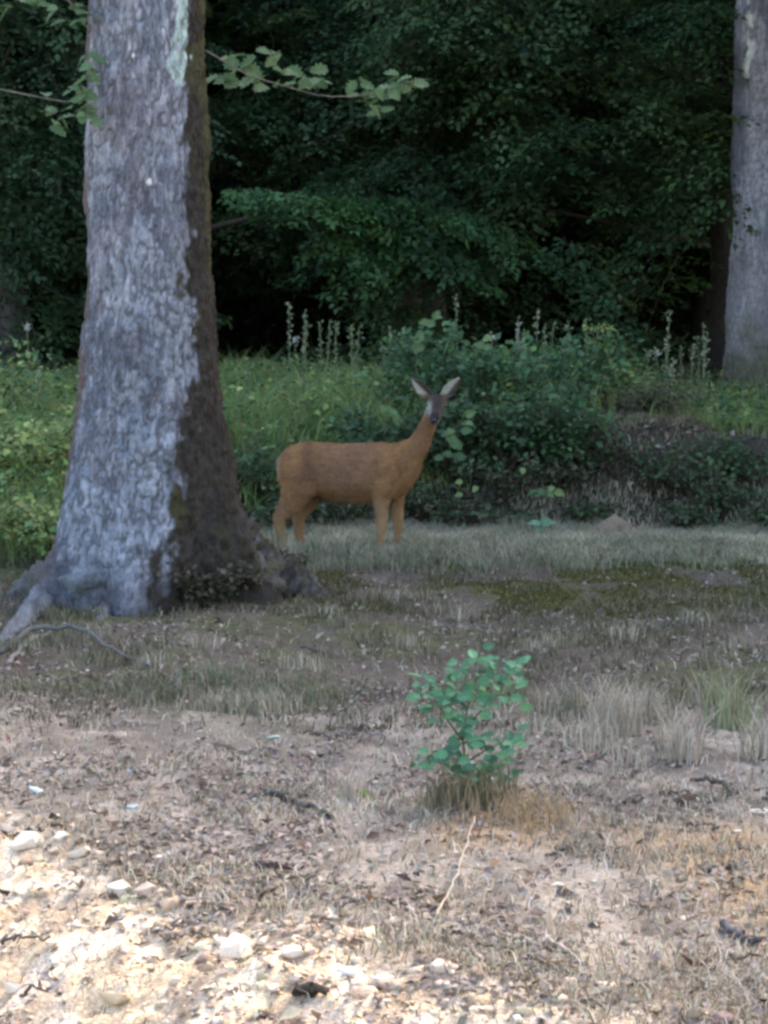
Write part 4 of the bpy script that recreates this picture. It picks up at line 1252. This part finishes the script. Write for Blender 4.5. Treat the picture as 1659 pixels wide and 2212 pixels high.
def lumps(name, P, size, pal, label, cat):
    parts = []
    which = rng.integers(0, 6, len(P))
    off = 0; VV, FF, CC = [], [], []
    for k in range(6):
        Q = P[which == k]; n = len(Q)
        if not n: continue
        V, F = LUMPS[k]
        a = rng.uniform(0, 6.28, n); ca, sa = np.cos(a), np.sin(a)
        s = size * rng.uniform(.4, 1.0, n) ** 1.5
        W = np.stack([V[None, :, 0] * ca[:, None] - V[None, :, 1] * sa[:, None], V[None, :, 0] * sa[:, None] + V[None, :, 1] * ca[:, None], np.tile(V[None, :, 2], (n, 1))], -1)
        W = W * s[:, None, None] + Q[:, None]
        VV.append(W.reshape(-1, 3)); FF.append((F[None] + (np.arange(n) * len(V))[:, None, None]).reshape(-1, 3) + off); off += n * len(V)
        CC.append(np.repeat(pick(n, pal, .25), len(V), 0))
    return tag(add_mesh(name, np.concatenate(VV), np.concatenate(FF), M['stone'], col=np.concatenate(CC)), label, cat, kind='stuff')
CLAY = [(.55, .42, .27), (.62, .49, .34), (.46, .34, .22), (.38, .28, .19), (.62, .51, .39), (.24, .18, .14)]
def d_clay(x, y): return sst(-.25, .1, edge_y(x) - y + (fbm(x * 2.2, y * 2.2, 21, 3) - .5) * .35) * (.25 + .75 * sst(.45, .6, fbm(x * 5, y * 5, 351, 3)))
P = scatter(24000, 0, 0, 3.4, 8.4, d_clay, near=True)
lumps('clay_crumbs', P, .016, CLAY, 'crumbs of yellow clay and grit on the cut bank', 'clay crumbs')
P = scatter(2200, 0, 0, 3.4, 8.0, d_clay, near=True)
lumps('pale_gravel', P, .03, [(.62, .51, .40), (.68, .58, .46), (.55, .44, .33), (.5, .39, .28)], 'pale angular gravel scattered along the edge of the cut bank', 'gravel')
def d_rim(x, y):
    e = edge_y(x) + (fbm(x * 2.2, y * 2.2, 21, 3) - .5) * .35 - y
    return sst(-.12, .0, e) * sst(.55, .1, e)
P = scatter(2200, 0, 0, 3.8, 8.6, d_rim, near=True)
lumps('rim_clods', P, .052, CLAY + [(.55, .42, .3), (.62, .52, .42)], 'pale clay clods and broken stones along the rim of the cut bank', 'clods')
P = scatter(900, 0, 0, 5, 12.5, lambda x, y: .6 + 0 * x, near=True)
lumps('scattered_grit', P, .012, [(.5, .46, .4), (.3, .26, .22), (.6, .58, .53)], 'small grit lying among the fallen leaves', 'gravel')

# ------------------------------------------------------------------ single stones and sticks
stone_me = []
for k, (V, F) in enumerate(STONES):
    me = bpy.data.meshes.new('stone'); me.from_pydata(V.tolist(), [], F.tolist()); me.materials.append(M['stone']); stone_me.append(me)
_sc = {}
def stone(u, v, wpx, label, col=(.66, .58, .48), flat=.6, k=None, group=None, rz=None, name='stone', asp=.75):
    p = spot(u, v)
    s = wpx * 1.22 / (FPX / p[1]) / 2
    k = rng.integers(0, 8) if k is None else k
    key = (k, col)
    if key not in _sc:
        me = stone_me[k].copy(); set_col(me, col); _sc[key] = me
    o = link(name, _sc[key]); o.location = p + np.array([0, 0, s * flat * .3])
    o.scale = (s, s * asp, s * flat * 1.4); o.rotation_euler = (rng.normal(0, .12), rng.normal(0, .15), rng.uniform(-.5, .5) if rz is None else rz)
    return tag(o, label, 'stone', group)
PALE, WHITE, PINK, BLUE = (.64, .52, .38), (.74, .63, .5), (.6, .46, .36), (.52, .58, .57)
stone(262, 1940, 60, 'blocky pale stone sticking out at the top of the clay bank', WHITE, .8)
stone(320, 1935, 55, 'pinkish clod leaning against the blocky pale stone', PINK, .7)
stone(508, 2070, 66, 'largest whitish stone standing upright on the clay slope', WHITE, 1.3, rz=.2)
stone(632, 2065, 52, 'rounded whitish stone next to the upright one', WHITE, .9)
stone(825, 2125, 70, 'long flat pale stone at the foot of the slope', WHITE, .4)
stone(250, 2172, 80, 'broad tan clay block low on the slope', (.55, .42, .26), .45)
stone(80, 1712, 44, 'bluish white flat stone on the litter above the clay bank', BLUE, .3)
stone(62, 1692, 20, 'small round white pebble touching the bluish flat stone', WHITE, .8)
stone(283, 1745, 38, 'bluish flat stone alone on the open litter', BLUE, .35)
stone(288, 1668, 28, 'small pale bluish stone between the flat stone and the grass strip', BLUE, .4)
stone(592, 1600, 28, 'small greenish white stone beside the bleached tuft', (.5, .6, .52), .4)
stone(1120, 2043, 40, 'bluish white flat stone among dead leaves', BLUE, .35)
stone(1642, 1757, 46, 'bright white flat stone beyond the brown clod', WHITE, .35)
stone(1452, 1307, 30, 'pale stone lying on the olive moss', (.5, .42, .32), .4)
stone(1500, 1418, 30, 'flat pale yellowish stone at the edge of the dark floor', (.45, .42, .28), .25)
stone(520, 1245, 70, 'grey blue stone half sunk beside the oak', (.27, .3, .34), .5)
stone(1482, 1740, 58, 'dark brown earth clod beside the bare sandy strip', (.10, .065, .045), .7, name='earth_clod')
stone(480, 1945, 40, 'brown clod at the rim of the clay bank', (.16, .11, .09), .8, name='earth_clod')
stone(515, 1922, 26, 'small white stone next to the brown clod on the rim', WHITE, .7)
stone(1225, 1935, 60, 'bluish dark clod of humus on the trodden ground', (.12, .13, .15), .4, name='earth_clod')
stone(1205, 1920, 30, 'white chip on the dark clod of humus', WHITE, .4)
for (u, v, w) in [(130, 1815, 40), (210, 1850, 32), (340, 1858, 30), (290, 1848, 24), (20, 1800, 60), (60, 1830, 70), (170, 1855, 60), (415, 1915, 20), (560, 2005, 24), (450, 2040, 26), (590, 2150, 26), (560, 2100, 24), (700, 2120, 22), (770, 2080, 24),
                  (870, 2040, 22), (650, 2010, 28), (720, 1990, 26), (850, 1995, 30), (930, 2090, 18), (760, 1995, 24), (480, 2110, 30), (380, 2130, 40), (100, 1960, 22), (110, 2050, 26), (30, 2150, 50), (330, 2080, 30), (1000, 2130, 26), (960, 2170, 24), (890, 2150, 22), (1060, 2190, 30)]:
    stone(u, v, w, 'pale angular stone chip on the rim or slope of the clay bank', [WHITE, PALE, PINK][rng.integers(0, 3)], rng.uniform(.4, .9), group='pale chips on the clay bank')
for (u, v, w) in [(1480, 1990, 26), (1400, 1945, 20), (1520, 2060, 22), (1255, 2090, 24), (980, 1830, 18), (1045, 2060, 18), (1330, 1960, 18), (1595, 1800, 22), (1120, 1880, 20), (860, 1890, 16)]:
    stone(u, v, w, 'small pale chip among the dead leaves of the trodden ground', [WHITE, PALE][rng.integers(0, 2)], .4, group='pale chips on the trodden ground')

def stick(pts, r0, r1, label, col, lift=.012, cat='stick', name='fallen_stick', group=None, wob=.006):
    P_ = np.array([spot(u, v) + np.array([0, 0, lift + h]) for u, v, h in pts])
    q = np.linspace(0, 1, len(P_)); qq = np.linspace(0, 1, 18)
    PP = np.stack([np.interp(qq, q, P_[:, i]) for i in range(3)], 1)
    PP[1:-1] += rng.normal(0, wob, (16, 3))
    b = PP[0].copy()
    V, F = tube(PP - b, np.linspace(r0, r1, 18), 7)
    o = add_mesh(name, V, F, M['wood'], col=col, smooth=True); o.location = b
    return tag(o, label, cat, group)
stick([(575, 1718, 0), (640, 1742, 0), (718, 1775, 0)], .012, .007, 'dark fallen stick on the open litter', (.07, .06, .055))
stick([(555, 1882, 0), (590, 1888, .01), (635, 1880, 0)], .013, .007, 'short dark forked stick near the rim of the clay bank', (.05, .035, .035))
stick([(935, 2005, 0), (985, 1930, .03), (1025, 1845, .10)], .0035, .002, 'thin pale straw stalk leaning over the trodden ground', (.36, .30, .23), cat='stalk', name='dry_stalk', wob=.002)
stick([(640, 2162, 0), (670, 2158, .01), (705, 2160, 0)], .014, .009, 'dark damp stick low on the clay slope', (.05, .04, .03))
stick([(0, 1415, 0), (60, 1385, .04), (160, 1380, .05), (240, 1415, .02), (320, 1445, 0)], .016, .007, 'grey branch lying in an arc below the oak root', (.115, .105, .095))
stick([(15, 1440, 0), (70, 1395, .02), (130, 1370, 0)], .012, .007, 'pale branch crossing the grey arc below the oak root', (.2, .175, .155))
stick([(1255, 2070, 0), (1130, 2045, .01), (1060, 2030, 0)], .006, .004, 'thin pale twig across the trodden ground', (.38, .31, .25))
stick([(1560, 2010, 0), (1600, 2040, .01), (1640, 2050, 0)], .011, .007, 'dark twig below the bare sandy strip', (.09, .08, .085))
stick([(1590, 1720, 0), (1540, 1700, .01), (1490, 1695, 0)], .010, .006, 'dark twig behind the brown earth clod', (.08, .065, .05))
stick([(410, 1250, 0), (440, 1265, .03), (480, 1290, 0)], .008, .005, 'pale twig leaning at the foot of the oak', (.33, .29, .26))
for k in range(46):
    v = rng.uniform(1330, 2190); u = rng.uniform(0, 1659)
    s = (v - 657) / 1000
    du = rng.uniform(25, 80) * s; dv = du * rng.uniform(-.3, .35)
    stick([(u, v, 0), (u + du / 2, v + dv / 2, .006), (u + du, v + dv, 0)], .005, .0025, 'small twig among the fallen leaves', [(.08, .065, .055), (.14, .11, .09), (.3, .25, .21)][rng.integers(0, 3)], name='twig', cat='twig', group='small twigs in the litter')
